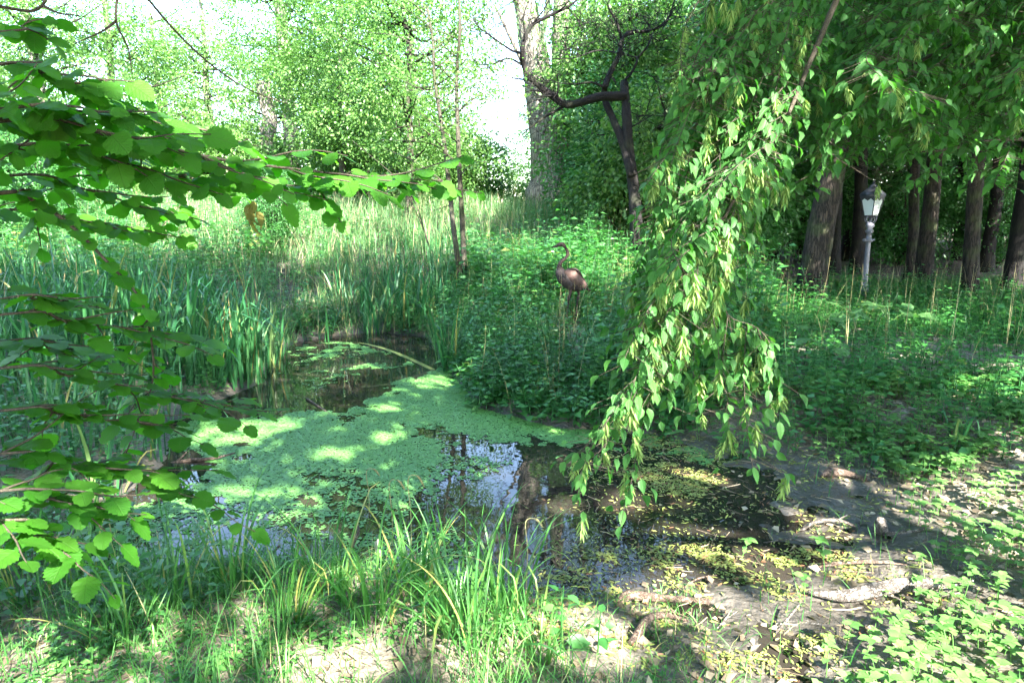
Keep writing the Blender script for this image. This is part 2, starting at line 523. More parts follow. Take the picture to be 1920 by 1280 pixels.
M['litter'] = leaf_mat('fallen_bract', (0.12, 0.125, 0.035), (0.25, 0.31, 0.075), odd=(0.2, 0.10, 0.05), trans=0.15, rough=0.55, spec=0.35)
M['brown_litter'] = leaf_mat('dead_leaf', (0.08, 0.06, 0.04), (0.30, 0.235, 0.155), odd=(0.42, 0.35, 0.25), trans=0.1, rough=0.75, spec=0.2)
M['bark_grey'] = bark_mat('bark_grey', (0.07, 0.06, 0.05), (0.30, 0.26, 0.21), 5)
M['bark_brown'] = bark_mat('bark_brown', (0.009, 0.0075, 0.006), (0.048, 0.037, 0.028), 6, moss=0.5, bump=1.0)
M['bark_dark'] = bark_mat('bark_dark', (0.004, 0.0035, 0.0035), (0.022, 0.018, 0.016), 9, moss=0.15)  # dark bark, deepened to near black to stand in for backlit shade
M['bark_sapling'] = bark_mat('bark_sapling', (0.025, 0.022, 0.016), (0.09, 0.08, 0.055), 14, moss=0.4)
M['twig'] = bark_mat('twig', (0.02, 0.016, 0.011), (0.085, 0.07, 0.048), 20, bump=0.2)
M['deadwood'] = bark_mat('deadwood', (0.05, 0.04, 0.033), (0.27, 0.235, 0.195), 8, stretch=1.0, bump=0.7)
M['wetwood'] = bark_mat('wet_wood', (0.045, 0.03, 0.022), (0.22, 0.15, 0.11), 9, rough=0.55, stretch=1.0)
M['stalk'] = leaf_mat('dry_stalk', (0.16, 0.14, 0.06), (0.36, 0.32, 0.16), trans=0.1, rough=0.7, spec=0.2)


def ground_mat():
    m, nt, out = new_mat('soil_and_mud'); L = nt.links
    geo = nd(nt, 'ShaderNodeNewGeometry'); sx = nd(nt, 'ShaderNodeSeparateXYZ'); L.new(geo.outputs['Position'], sx.inputs[0])
    n1 = nd(nt, 'ShaderNodeTexNoise'); n1.inputs['Scale'].default_value = 3.0; n1.inputs['Detail'].default_value = 8; n1.inputs['Roughness'].default_value = 0.65
    L.new(geo.outputs['Position'], n1.inputs['Vector'])
    n2 = nd(nt, 'ShaderNodeTexNoise'); n2.inputs['Scale'].default_value = 22.0; n2.inputs['Detail'].default_value = 9; n2.inputs['Roughness'].default_value = 0.7; L.new(geo.outputs['Position'], n2.inputs['Vector'])
    mud = ramp(nt, n1.outputs['Fac'], [(0.3, (0.032, 0.028, 0.023)), (0.55, (0.072, 0.063, 0.052)), (0.75, (0.13, 0.115, 0.097))])
    lit = ramp(nt, n2.outputs['Fac'], [(0.3, (0.06, 0.05, 0.036)), (0.5, (0.15, 0.125, 0.092)), (0.7, (0.30, 0.26, 0.2))])
    zr = nd(nt, 'ShaderNodeMapRange'); zr.inputs[1].default_value = 0.02; zr.inputs[2].default_value = 0.08; L.new(sx.outputs[2], zr.inputs[0])
    mx = nd(nt, 'ShaderNodeMixRGB'); L.new(zr.outputs[0], mx.inputs[0]); L.new(mud, mx.inputs[1]); L.new(lit, mx.inputs[2])
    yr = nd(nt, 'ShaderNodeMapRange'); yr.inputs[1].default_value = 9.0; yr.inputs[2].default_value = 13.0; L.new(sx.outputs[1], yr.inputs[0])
    hum = ramp(nt, n2.outputs['Fac'], [(0.3, (0.018, 0.014, 0.010)), (0.5, (0.045, 0.034, 0.024)), (0.72, (0.10, 0.075, 0.05))])       # dark woodland humus, deepened to stand in for the wood's shade
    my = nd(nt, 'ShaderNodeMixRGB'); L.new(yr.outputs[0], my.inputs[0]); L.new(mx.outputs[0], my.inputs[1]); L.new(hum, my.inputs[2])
    p = nd(nt, 'ShaderNodeBsdfPrincipled')
    L.new(my.outputs[0], p.inputs['Base Color'])
    rr = nd(nt, 'ShaderNodeMapRange'); rr.inputs[1].default_value = 0.0; rr.inputs[2].default_value = 0.1; rr.inputs[3].default_value = 0.28; rr.inputs[4].default_value = 0.9
    L.new(sx.outputs[2], rr.inputs[0]); L.new(rr.outputs[0], p.inputs['Roughness'])
    bp = nd(nt, 'ShaderNodeBump'); bp.inputs['Strength'].default_value = 0.8; bp.inputs['Distance'].default_value = 0.04
    n3 = nd(nt, 'ShaderNodeTexNoise'); n3.inputs['Scale'].default_value = 26.0; n3.inputs['Detail'].default_value = 6; L.new(geo.outputs['Position'], n3.inputs['Vector'])
    L.new(n3.outputs['Fac'], bp.inputs['Height']); L.new(bp.outputs[0], p.inputs['Normal'])
    L.new(p.outputs[0], out.inputs[0])
    return m


def water_mat():
    m, nt, out = new_mat('murky_pond_water'); L = nt.links
    geo = nd(nt, 'ShaderNodeNewGeometry')
    n1 = nd(nt, 'ShaderNodeTexNoise'); n1.inputs['Scale'].default_value = 1.6; n1.inputs['Detail'].default_value = 5; L.new(geo.outputs['Position'], n1.inputs['Vector'])
    col = ramp(nt, n1.outputs['Fac'], [(0.35, (0.012, 0.010, 0.008)), (0.65, (0.03, 0.025, 0.02))])
    p = nd(nt, 'ShaderNodeBsdfPrincipled'); p.inputs['IOR'].default_value = 1.36; p.inputs['Roughness'].default_value = 0.015
    p.inputs['Specular IOR Level'].default_value = 0.5
    L.new(col, p.inputs['Base Color'])
    n2 = nd(nt, 'ShaderNodeTexNoise'); n2.inputs['Scale'].default_value = 5.0; n2.inputs['Detail'].default_value = 2; L.new(geo.outputs['Position'], n2.inputs['Vector'])
    bp = nd(nt, 'ShaderNodeBump'); bp.inputs['Strength'].default_value = 0.06; bp.inputs['Distance'].default_value = 0.02
    L.new(n2.outputs['Fac'], bp.inputs['Height']); L.new(bp.outputs[0], p.inputs['Normal'])
    L.new(p.outputs[0], out.inputs[0])
    return m


# ------------------------------------------------------------------ ground and water
def axis(a, b, fa, fb, step, far):
    core = np.arange(fa, fb + 1e-6, step)
    lo = fa - np.geomspace(step * 1.3, fa - a, far)
    hi = fb + np.geomspace(step * 1.3, b - fb, far)
    return np.concatenate([lo[::-1], core, hi])


gx = axis(-250, 250, -5, 5, 0.055, 46)
gy = axis(-250, 400, 1.2, 11, 0.055, 50)
X, Y = np.meshgrid(gx, gy, indexing='ij')
Z = H(X, Y)
ny = len(gy)
ii, jj = np.meshgrid(np.arange(len(gx) - 1), np.arange(ny - 1), indexing='ij')
a = (ii * ny + jj).ravel()
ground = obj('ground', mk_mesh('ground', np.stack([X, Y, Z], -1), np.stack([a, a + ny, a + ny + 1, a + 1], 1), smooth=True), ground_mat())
ground['kind'] = 'structure'
wm = mk_mesh('pond_water', [(-9, 1.2, 0), (6, 1.2, 0), (6, 12.5, 0), (-9, 12.5, 0)], np.array([[0, 1, 2, 3]]))
water = obj('pond_water', wm, water_mat())
water['kind'] = 'structure'

# ------------------------------------------------------------------ trees: trunks, limbs and crowns
def trunk_poly(base, top, k=8, wig=0.12, g=rng):
    t = np.linspace(0, 1, k)[:, None]
    P = np.asarray(base) * (1 - t) + np.asarray(top) * t
    P[1:-1, :2] += (g.random((k - 2, 2)) - 0.5) * wig
    return cat_rom(P, 4)


def trunk_mesh(name, base, top, r0, r1, sides=12, wig=0.12, flare=0.45, wob=0.16, g=rng):
    P = trunk_poly(base, top, wig=wig, g=g)
    t = np.linspace(0, 1, len(P))
    r = r0 * (1 - t) + r1 * t
    zz = P[:, 2] - P[0, 2]
    r = r * (1 + flare * np.exp(-np.maximum(zz, 0) / (r0 * 1.6)))
    P[0, 2] -= 0.15
    V, F = tube(P, r, sides, wob=wob, seed=int(g.integers(1e6)))
    return mk_mesh(name, V, F, smooth=True), P


def clump_crown(seed, R, n_clump, per, leaf, tv=RH_V, tf=RH_F, droop=0.35, shell=0.35, flat=0.35, lump=0.35, csize=0.62, cut=None):
    """leaf sprays spread through an uneven ellipsoid: V, F, tone, clump centres (crown's centre at the origin)"""
    g = np.random.default_rng(seed)
    R = np.asarray(R, float)
    d = unit(g.normal(size=(n_clump, 3)))
    lobes = unit(g.normal(size=(9, 3)))
    am = 1 - lump + lump * 1.6 * np.max(np.clip(d @ lobes.T, 0, 1) ** 5, 1)
    r = (shell + (1 - shell) * g.random(n_clump)) ** 0.6
    C = d * (r * am)[:, None] * R
    if cut is not None:
        C = C[cut(C)]
    n_clump = len(C)
    cs = csize * (0.55 + 0.9 * g.random(n_clump))
    ax = unit(np.stack([C[:, 0] / R[0], C[:, 1] / R[1], 0.25 * np.ones(n_clump)], 1) + g.normal(size=(n_clump, 3)) * 0.4)
    # spray: leaves in a flattened, drooping fan
    k = g.integers(0, n_clump, n_clump * per)
    a = g.random(len(k)) * 2 * math.pi
    rad = np.sqrt(g.random(len(k))) * cs[k]
    tilt = unit(np.stack([g.normal(size=n_clump) * 0.35, g.normal(size=n_clump) * 0.35, np.ones(n_clump)], 1))
    e1 = unit(np.cross(tilt, np.array([0.3, 0.9, 0.1]))); e2 = np.cross(tilt, e1)
    off = e1[k] * (np.cos(a) * rad)[:, None] + e2[k] * (np.sin(a) * rad)[:, None]
    off += tilt[k] * (g.normal(size=len(k)) * cs[k] * flat)[:, None]
    off[:, 2] -= droop * rad ** 2 / cs[k]
    P = C[k] + off
    dirs = unit(off + ax[k] * 0.4 + g.normal(size=off.shape) * 0.5 * cs[k][:, None] + np.array([0, 0, -droop]))
    nor = unit(np.array([0, 0, 1.0]) + g.normal(size=off.shape) * 0.55)
    Rm = frames(dirs, nor, leaf * (0.6 + 0.8 * g.random(len(k))))
    V, F = tile(tv, tf, Rm, P)
    ct = g.random(n_clump)
    tone = np.repeat(np.clip(0.62 * ct[k] + 0.38 * g.random(len(k)), 0, 0.9), len(tv))
    return V, F, tone, C


def limbs_mesh(name, root, C, r0, g, n=26, sides=5, sag=0.2, acc=None):
    A = acc or Acc()
    idx = g.choice(len(C), min(n, len(C)), replace=False)
    for i in idx:
        q = np.array(C[i]); p = np.array(root(q))
        m = p * 0.5 + q * 0.5 + np.array([0, 0, -sag * np.linalg.norm(q - p) * 0.3]) + g.normal(size=3) * 0.12
        P = cat_rom([p, m, q], 4)
        A.add(*tube(P, np.linspace(r0, 0.012, len(P)), sides))
    return A.mesh(name, True)


# shared crown meshes (several trees of a kind use one)
CR = {}


def reg_crown(key, mat, **kw):
    V, F, T, C = clump_crown(**kw)
    me = mk_mesh(key, V, F, T)
    me.materials.append(M[mat])
    g = np.random.default_rng(kw['seed'] + 900)
    rz = kw['R'][2]
    lm = limbs_mesh(key + '_limbs', lambda q: (0, 0, min(q[2] - 0.6, rz * 0.7)), C, 0.05, g, n=40)
    lm.materials.append(M['bark_brown'])
    CR[key] = (me, lm, kw['R'])


reg_crown('crown_broad', 'crown', seed=1, R=(3.3, 3.3, 4.9), n_clump=270, per=150, leaf=0.10, csize=0.8, flat=0.16)
reg_crown('crown_loose', 'crown', seed=2, R=(3.1, 3.1, 4.7), n_clump=190, per=135, leaf=0.095, lump=0.45, csize=0.8, flat=0.16)
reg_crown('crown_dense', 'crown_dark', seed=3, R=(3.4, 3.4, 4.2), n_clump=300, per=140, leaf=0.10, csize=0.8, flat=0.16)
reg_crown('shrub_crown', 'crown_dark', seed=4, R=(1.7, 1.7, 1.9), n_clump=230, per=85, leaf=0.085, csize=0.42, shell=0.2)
reg_crown('shrub_light', 'crown', seed=6, R=(1.8, 1.8, 1.7), n_clump=230, per=80, leaf=0.085, csize=0.42, shell=0.2)


def bg_tree(name, x, y, crown, label, cat='tree', group=None, scale=1.0, zc=5.6, tr=0.2, bark='bark_brown', rz=None, sink=0.0, sx=1.0):
    z = H1(x, y)
    g = np.random.default_rng(int(abs(x * 131 + y * 977)) + 3)
    t = thing(name, label, cat, (x, y, z), group, g.random() * 6.28 if rz is None else rz)
    me, lm, R = CR[crown]
    ztop = zc + R[2] * scale * 0.75
    tm, _ = trunk_mesh('trunk', (0, 0, 0), (g.normal() * 0.25, g.normal() * 0.25, ztop), tr, tr * 0.3, 9, wig=0.2, g=g)
    obj('trunk', tm, M[bark], t)
    b = obj('limbs', lm, None, t, (0, 0, zc)); b['kind'] = 'stuff'; b.scale = (scale * sx, scale * sx, scale)
    c = obj('crown', me, None, t, (0, 0, zc)); c.scale = (scale * sx, scale * sx, scale)
    return t


ORD = ['first', 'second', 'third', 'fourth', 'fifth', 'sixth', 'seventh', 'eighth', 'ninth', 'tenth', 'eleventh', 'twelfth', 'thirteenth']


def ux(u, d):
    return (u - 960.0) / FPX * d


GRP_F = 'sunlit trees of the far wood'
for i, (u, d, key, sc, zc) in enumerate([
        (-120, 25, 'crown_broad', 1.0, 5.4), (250, 29, 'crown_loose', 1.05, 5.6), (420, 33, 'crown_loose', 1.1, 6.0), (690, 30, 'crown_broad', 1.05, 5.6),
        (40, 36, 'crown_loose', 1.2, 6.2), (560, 42, 'crown_loose', 1.3, 7.0), (330, 45, 'crown_loose', 1.35, 7.2), (800, 40, 'crown_loose', 1.25, 6.8),
        (-60, 48, 'crown_broad', 1.5, 8.0), (1120, 44, 'crown_broad', 1.3, 7.0), (1010, 60, 'crown_broad', 1.3, 4.0)]):
    bg_tree('wood_tree', ux(u, d), d, key, 'pale sunlit leafy tree in the far wood beyond the meadow', group=GRP_F, scale=sc, zc=zc, tr=0.24, bark='bark_grey')

# the trees whose trunks stand out beyond the meadow
bg_tree('wood_tree', ux(112, 24), 24, 'crown_loose', 'tree with a pale bare trunk at the top left of the far wood', zc=7.5, tr=0.22, bark='bark_grey', rz=1.0)
bg_tree('wood_tree', ux(565, 26), 26, 'crown_loose', 'thick grey sunlit trunk left of the saplings, beyond the meadow', zc=7.2, tr=0.34, bark='bark_grey', rz=2.0)
t = thing('broken_tree', 'snapped grey trunk stub beside the thick grey trunk beyond the meadow', 'tree', (ux(530, 25.5), 25.5, H1(ux(530, 25.5), 25.5)))
tm, P = trunk_mesh('trunk', (0, 0, 0), (-0.25, 0, 4.6), 0.3, 0.26, 10, wig=0.15)
obj('trunk', tm, M['bark_grey'], t)
for k in range(4):
    A = Acc()
    A.add(*tube(cat_rom([(-0.2, 0, 2.4 + k * 0.6), (-0.5 + 0.4 * k, 0.2, 3.0 + k * 0.6), (-1.0 + 0.8 * k, 0.1, 3.3 + 0.6 * k)], 4), np.linspace(0.09, 0.02, 9), 6))
    obj('broken_limb', A.mesh('broken_limb', True), M['bark_grey'], t)

# light green tree behind the saplings
bg_tree('alder_tree', ux(770, 19), 19, 'crown_loose', 'light green slender tree right behind the two saplings', zc=4.6, tr=0.12, bark='bark_sapling', scale=0.86, rz=0.4)
bg_tree('alder_tree', ux(650, 22), 22, 'crown_broad', 'light green bushy tree on the meadow edge left of the saplings', zc=4.6, tr=0.12, bark='bark_sapling', scale=0.8, rz=2.4)

# hedge of shrubs closing the meadow
SHR = 'shrubs along the back edge of the meadow'
for i, (u, d) in enumerate([(-150, 21), (-20, 22), (60, 24), (170, 25), (300, 26), (420, 25), (520, 27), (640, 26), (720, 25), (830, 24.5), (875, 25), (1090, 26)]):
    bg_tree('hedge_shrub', ux(u, d), d, 'shrub_light', '%s leafy shrub from the left in the hedge behind the meadow' % ORD[i], 'shrub', SHR, scale=1.0 + 0.25 * ((i * 7) % 3), zc=1.3, tr=0.06)

# dark shrubs behind the gnarled tree
for i, (u, d, sc, zc, lab) in enumerate([
        (1150, 17.5, 1.05, 1.7, 'rounded dark green shrub right of the willow trunk'),
        (1225, 16.5, 1.25, 2.0, 'tall dark green shrub behind the gnarled dark tree'),
        (1330, 18.5, 1.3, 2.2, 'dark green shrub at the wood edge behind the hanging hornbeam curtain'),
        (1150, 20.0, 1.4, 4.2, 'high leafy shrub crown above and behind the gnarled dark tree'),
        (1290, 22.0, 1.5, 5.0, 'tall bushy shrub crown between gnarled tree and hornbeam curtain')]):
    bg_tree('wood_shrub', ux(u, d), d, 'shrub_light' if i in (1, 3) else 'shrub_crown', lab, 'shrub', scale=sc, zc=zc, tr=0.07)
for (u, d, sc, lab) in [(-60, 13.5, 0.75, 'bushy shrub at the left edge behind the reed bed'), (45, 16.0, 0.8, 'bushy shrub behind the hazel spray, second from the left edge'), (160, 18.5, 0.7, 'low bushy shrub in the meadow behind the hazel twigs')]:
    bg_tree('meadow_shrub', ux(u, d), d, 'shrub_crown', lab, 'shrub', scale=sc, zc=1.1, tr=0.04)
bg_tree('wood_shrub', ux(525, 15.5), 15.5, 'shrub_crown', 'small dark shrub standing alone in the meadow under the hazel branch', 'shrub', scale=0.42, zc=1.0, tr=0.04)

# right-hand wood: dark trunks, low crowns
def wood_trunk(u0, v0, u1, v1, d, wpx, bark, label, ztop=9.0, crown=None, zc=7.0, sc=0.95):
    b = U(u0, v0, d); p2 = U(u1, v1, d)
    x, y = b[0], b[1]; z = H1(x, y)
    k = (ztop) / (p2[2] - b[2])
    top = np.array([(p2[0] - b[0]) * k, (p2[1] - b[1]) * 0 + 0.2, ztop])
    t = thing('wood_tree', label, 'tree', (x, y, z))
    r = wpx / 2 / FPX * d
    tm, P = trunk_mesh('trunk', (0, 0, 0), top, r, r * 0.55, 16, wig=0.08, flare=0.35, wob=0.1)
    obj('trunk', tm, M[bark], t)
    if crown:
        me, lm, R = CR[crown]
        for nm, m in (('limbs', lm), ('crown', me)):
            o = obj(nm, m, None, t, (top[0] * 0.8, 0.2, zc)); o.scale = (sc,) * 3; o.rotation_euler = (0, 0, u0 * 0.01)
            if nm == 'limbs':
                o['kind'] = 'stuff'
    return t


wood_trunk(1515, 552, 1540, 300, 13.0, 50, 'bark_brown', 'thick brown trunk left of the lamp post', crown='crown_dense', zc=8.2)
wood_trunk(1728, 535, 1730, 330, 17.0, 31, 'bark_brown', 'straight brown trunk right of the lamp post', crown='crown_dense', zc=7.6)
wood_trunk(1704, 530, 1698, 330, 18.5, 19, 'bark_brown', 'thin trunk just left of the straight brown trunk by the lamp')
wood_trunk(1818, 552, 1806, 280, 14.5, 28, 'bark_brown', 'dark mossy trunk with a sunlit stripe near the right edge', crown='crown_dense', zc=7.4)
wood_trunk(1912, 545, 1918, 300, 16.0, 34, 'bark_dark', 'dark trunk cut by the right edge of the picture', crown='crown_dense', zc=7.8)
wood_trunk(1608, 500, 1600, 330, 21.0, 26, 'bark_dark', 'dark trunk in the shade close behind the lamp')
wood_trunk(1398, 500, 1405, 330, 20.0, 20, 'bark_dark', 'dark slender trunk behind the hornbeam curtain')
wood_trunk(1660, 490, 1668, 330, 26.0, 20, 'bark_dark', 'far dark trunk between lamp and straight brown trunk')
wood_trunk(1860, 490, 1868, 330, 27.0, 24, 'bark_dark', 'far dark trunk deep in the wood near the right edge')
for (x, y, zc, sc, lab) in [(11.0, 15.0, 10.0, 1.2, 'tall tree added for shade, crown above the straight brown trunk'), (16.5, 15.5, 10.0, 1.2, 'tall tree added for shade outside the right edge behind the dark trunk'), (21.5, 17.0, 10.0, 1.2, 'tall tree added for shade far right of the picture'),  # trees added so that their crowns above the view shade the wood
                             (14.5, 21.0, 10.5, 1.25, 'tall tree added for shade above the far dark trunks'), (9.6, 20.5, 10.5, 1.2, 'tall tree added for shade behind the thick brown trunk'), (20.0, 23.0, 10.5, 1.3, 'tall tree added for shade deep behind the right edge'), (9.5, 25.0, 10.5, 1.3, 'tall tree added for shade deep behind the lamp')]:
    bg_tree('wood_tree', x, y, 'crown_dense', lab, scale=sc, zc=zc, tr=0.2, bark='bark_dark')
WD = 'leafy trees deep in the dark wood'
for i, (u, d, sc, zc) in enumerate([(1380, 24, 1.0, 4.2), (1480, 29, 1.05, 4.4), (1580, 25, 0.95, 4.6), (1690, 31, 1.05, 4.2), (1790, 25, 1.0, 4.5), (1890, 29, 1.05, 4.3), (2010, 23, 1.0, 4.4),
                                     (1440, 38, 1.2, 4.6), (1600, 42, 1.3, 4.8), (1760, 40, 1.2, 4.6), (1930, 40, 1.2, 4.6), (1300, 34, 1.2, 5.0), (1250, 26, 1.0, 5.4)]):
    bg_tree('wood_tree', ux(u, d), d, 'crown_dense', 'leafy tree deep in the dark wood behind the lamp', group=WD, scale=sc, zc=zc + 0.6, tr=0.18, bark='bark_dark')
for i, (u, d) in enumerate([(1400, 22), (1500, 24), (1590, 27), (1680, 23), (1770, 30), (1850, 22), (1950, 25), (1560, 33), (1720, 36), (1880, 34), (1460, 35)]):
    bg_tree('understorey_shrub', ux(u, d), d, 'shrub_crown', 'low understorey bush on the dark wood floor', 'shrub', 'understorey bushes in the dark wood', scale=0.75 + 0.1 * (i % 4), zc=1.9, tr=0.04)

# willow on the bank: two leaning pale trunks and hanging strands
wx, wy = ux(1032, 22), 22.0
wz = H1(wx, wy)
willow = thing('willow_tree', 'big old willow with two pale leaning trunks behind the pond', 'tree', (wx, wy, wz))
px = 22.0 / FPX
A = Acc()
pts = [(1030, 410), (1028, 330), (1022, 260), (1010, 190), (995, 110), (978, 20), (960, -80)]
P = cat_rom([((u - 1032) * px, 0.0, (402 - v) * px) for u, v in pts], 5)
tt = np.linspace(0, 1, len(P)); r = 0.52 * (1 - tt) ** 0.7 + 0.16; r[:4] *= 1.25
A.add(*tube(P, r, 14, wob=0.12, seed=1))
P = cat_rom([((u - 1032) * px, -0.1, (402 - v) * px) for u, v in [(1036, 340), (1045, 250), (1047, 150), (1046, 50), (1050, -70)]], 5)
A.add(*tube(P, np.linspace(0.42, 0.2, len(P)), 12, wob=0.12, seed=2))
obj('trunk', A.mesh('trunk', True), M['bark_grey'], willow)
A = Acc()
for (p0, p1, p2, r0) in [((1047, 110), (1085, 40), (1100, -60), 0.16), ((985, 60), (950, 20), (900, -30), 0.13), ((1010, 200), (970, 130), (930, 60), 0.09), ((1047, 160), (1100, 110), (1150, 80), 0.09), ((1000, 130), (1020, 60), (1025, -40), 0.12)]:
    P = cat_rom([((u - 1032) * px, g_, (402 - v) * px) for (u, v), g_ in zip((p0, p1, p2), (0, -0.5, -1.0))], 5)
    A = Acc(); A.add(*tube(P, np.linspace(r0, 0.03, len(P)), 8, wob=0.1))
    obj('limb', A.mesh('limb', True), M['bark_grey'], willow)


def strands(seed, starts, length, leaf, spacing=0.045):
    g = np.random.default_rng(seed); P = []; D = []
    for s in starts:
        L = length * (0.5 + g.random()); n = int(L / spacing)
        t = np.linspace(0, 1, n)[:, None]
        dx = g.normal(size=2) * 0.35
        q = s + np.concatenate([dx * t ** 0.6, -L * t ** 1.2], 1) + g.normal(size=(n, 3)) * 0.025
        P.append(q); a = g.random(n) * 6.28
        D.append(np.stack([np.cos(a) * 0.6, np.sin(a) * 0.6, -np.ones(n)], 1))
    P = np.concatenate(P); D = np.concatenate(D)
    nor = np.random.default_rng(seed + 1).normal(size=P.shape)
    R = frames(D, nor, leaf * (0.6 + 0.7 * np.random.default_rng(seed + 2).random(len(P))))
    V, F = tile(NA_V, NA_F, R, P)
    T = np.repeat(np.random.default_rng(seed + 3).random(len(P)) * 0.9, 4)
    return V, F, T


g = np.random.default_rng(77)
st = []
for _ in range(430):
    u = g.choice([g.uniform(860, 960), g.uniform(960, 1110), g.uniform(1060, 1260)], p=[0.25, 0.4, 0.35]); v = g.uniform(-190, 110 if u > 985 else 0)
    st.append(((u - 1032) * px, g.uniform(-3.0, 1.2), (402 - v) * px))
V, F, T = strands(5, np.array(st), 1.7, 0.13)
obj('crown', mk_mesh('willow_crown', V, F, T), M['willow'], willow)


# gnarled dark tree: limbs follow their own curves at 13.5 m
DT = 13.5


def twiggy(A, P, r0, r1, g, lev=0, n=5, L=0.7, sides=7):
    P = np.asarray(P)
    A.add(*tube(P, np.linspace(r0, r1, len(P)) if np.isscalar(r0) else r0, sides, wob=0.12, seed=int(g.integers(1e6))))
    ends = [P[-1]]
    if lev >= 0:
        for _ in range(n):
            i = int(g.integers(len(P) // 4, len(P)))
            d = unit(P[min(i + 1, len(P) - 1)] - P[max(i - 1, 0)] + 1e-6)
            d = unit(d * 0.7 + g.normal(size=3) * np.array([0.8, 0.6, 0.55]) + np.array([0, 0, 0.25]))
            l = L * (0.5 + g.random())
            q = [P[i]]
            for k in range(4):
                d = unit(d + g.normal(size=3) * 0.35)
                q.append(q[-1] + d * l / 4)
            rr = max(0.35 * (r0 + r1) * 0.5, 0.006)
            ends += twiggy(A, cat_rom(q, 2), rr, 0.004, g, lev - 1, max(2, n - 3), L * 0.6, 4)
    return ends


bb = U(1192, 470, DT)
tz = H1(bb[0], bb[1])
gn = thing('gnarled_tree', 'gnarled dark half bare tree with twisting limbs behind the heron', 'tree', (bb[0], bb[1], tz))
org = np.array([bb[0], bb[1], tz])


def PX(pts, d=DT, jit=0.0):
    g = np.random.default_rng(len(pts) + int(pts[0][0]))
    return cat_rom([U(u, v, d + k * jit + 0.12 * g.normal()) - org for k, (u, v) in enumerate(pts)], 5)


g = np.random.default_rng(21)
A = Acc()
P = PX([(1195, 490), (1193, 420), (1188, 350), (1178, 270), (1174, 200), (1170, 155)]); P[0, 2] = -0.2
A.add(*tube(P, np.linspace(0.13, 0.08, len(P)), 12, wob=0.22, seed=4))
A.add(*tube(PX([(1185, 330), (1168, 270), (1150, 225), (1135, 190), (1133, 160)]), np.linspace(0.085, 0.055, 21), 10, wob=0.18, seed=5))
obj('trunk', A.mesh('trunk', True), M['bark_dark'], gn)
limbs = [
    ([(1172, 180), (1120, 182), (1065, 196), (1030, 175), (1000, 150), (983, 125), (980, 90), (995, 50), (1030, 30), (1070, 10), (1090, -10)], 0.115, 0.025),
    ([(980, 100), (960, 95), (930, 75), (895, 48), (885, 20)], 0.05, 0.012),
    ([(985, 125), (955, 110), (930, 118), (900, 122)], 0.04, 0.01),
    ([(1000, 150), (970, 148), (945, 140)], 0.04, 0.01),
    ([(1065, 196), (1030, 215), (1000, 235), (980, 252)], 0.05, 0.012),
    ([(1133, 165), (1145, 135), (1160, 105), (1166, 75), (1185, 60), (1220, 58), (1250, 40), (1265, 0)], 0.10, 0.025),
    ([(1166, 75), (1155, 40), (1140, 10), (1150, -10)], 0.05, 0.015),
    ([(1135, 165), (1110, 155), (1075, 158), (1040, 155)], 0.05, 0.012),
    ([(1160, 100), (1120, 95), (1070, 110), (1010, 108)], 0.035, 0.008),
    ([(1172, 150), (1185, 135), (1195, 110), (1180, 105), (1160, 95)], 0.05, 0.02),
    ([(1195, 110), (1215, 85), (1225, 60)], 0.04, 0.012),
    ([(1180, 240), (1200, 230), (1225, 215)], 0.03, 0.008)]
ends = []
for k, (pts, r0, r1) in enumerate(limbs):
    A = Acc()
    ends += twiggy(A, PX(pts, DT, 0.06 if k % 2 else -0.05), r0 * (0.8 if k == 0 else 0.62), r1 * 0.6, g, 2, 9 if len(pts) > 5 else 6, 0.75)
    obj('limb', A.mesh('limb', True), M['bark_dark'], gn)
E_ = np.array(ends)
E_ = E_[(E_[:, 0] > -1.4)]
pick = E_[g.integers(0, len(E_), 420)] + g.normal(size=(420, 3)) * 0.12
Rm = frames(unit(g.normal(size=(420, 3)) + np.array([0, 0, -0.8])), g.normal(size=(420, 3)), 0.09 * (0.6 + 0.6 * g.random(420)))
V, F = tile(NA_V * np.array([1.6, 1, 1]), NA_F, Rm, pick)
obj('crown', mk_mesh('gnarled_leaves', V, F, np.repeat(g.random(420) * 0.9, 4)), M['crown'], gn)

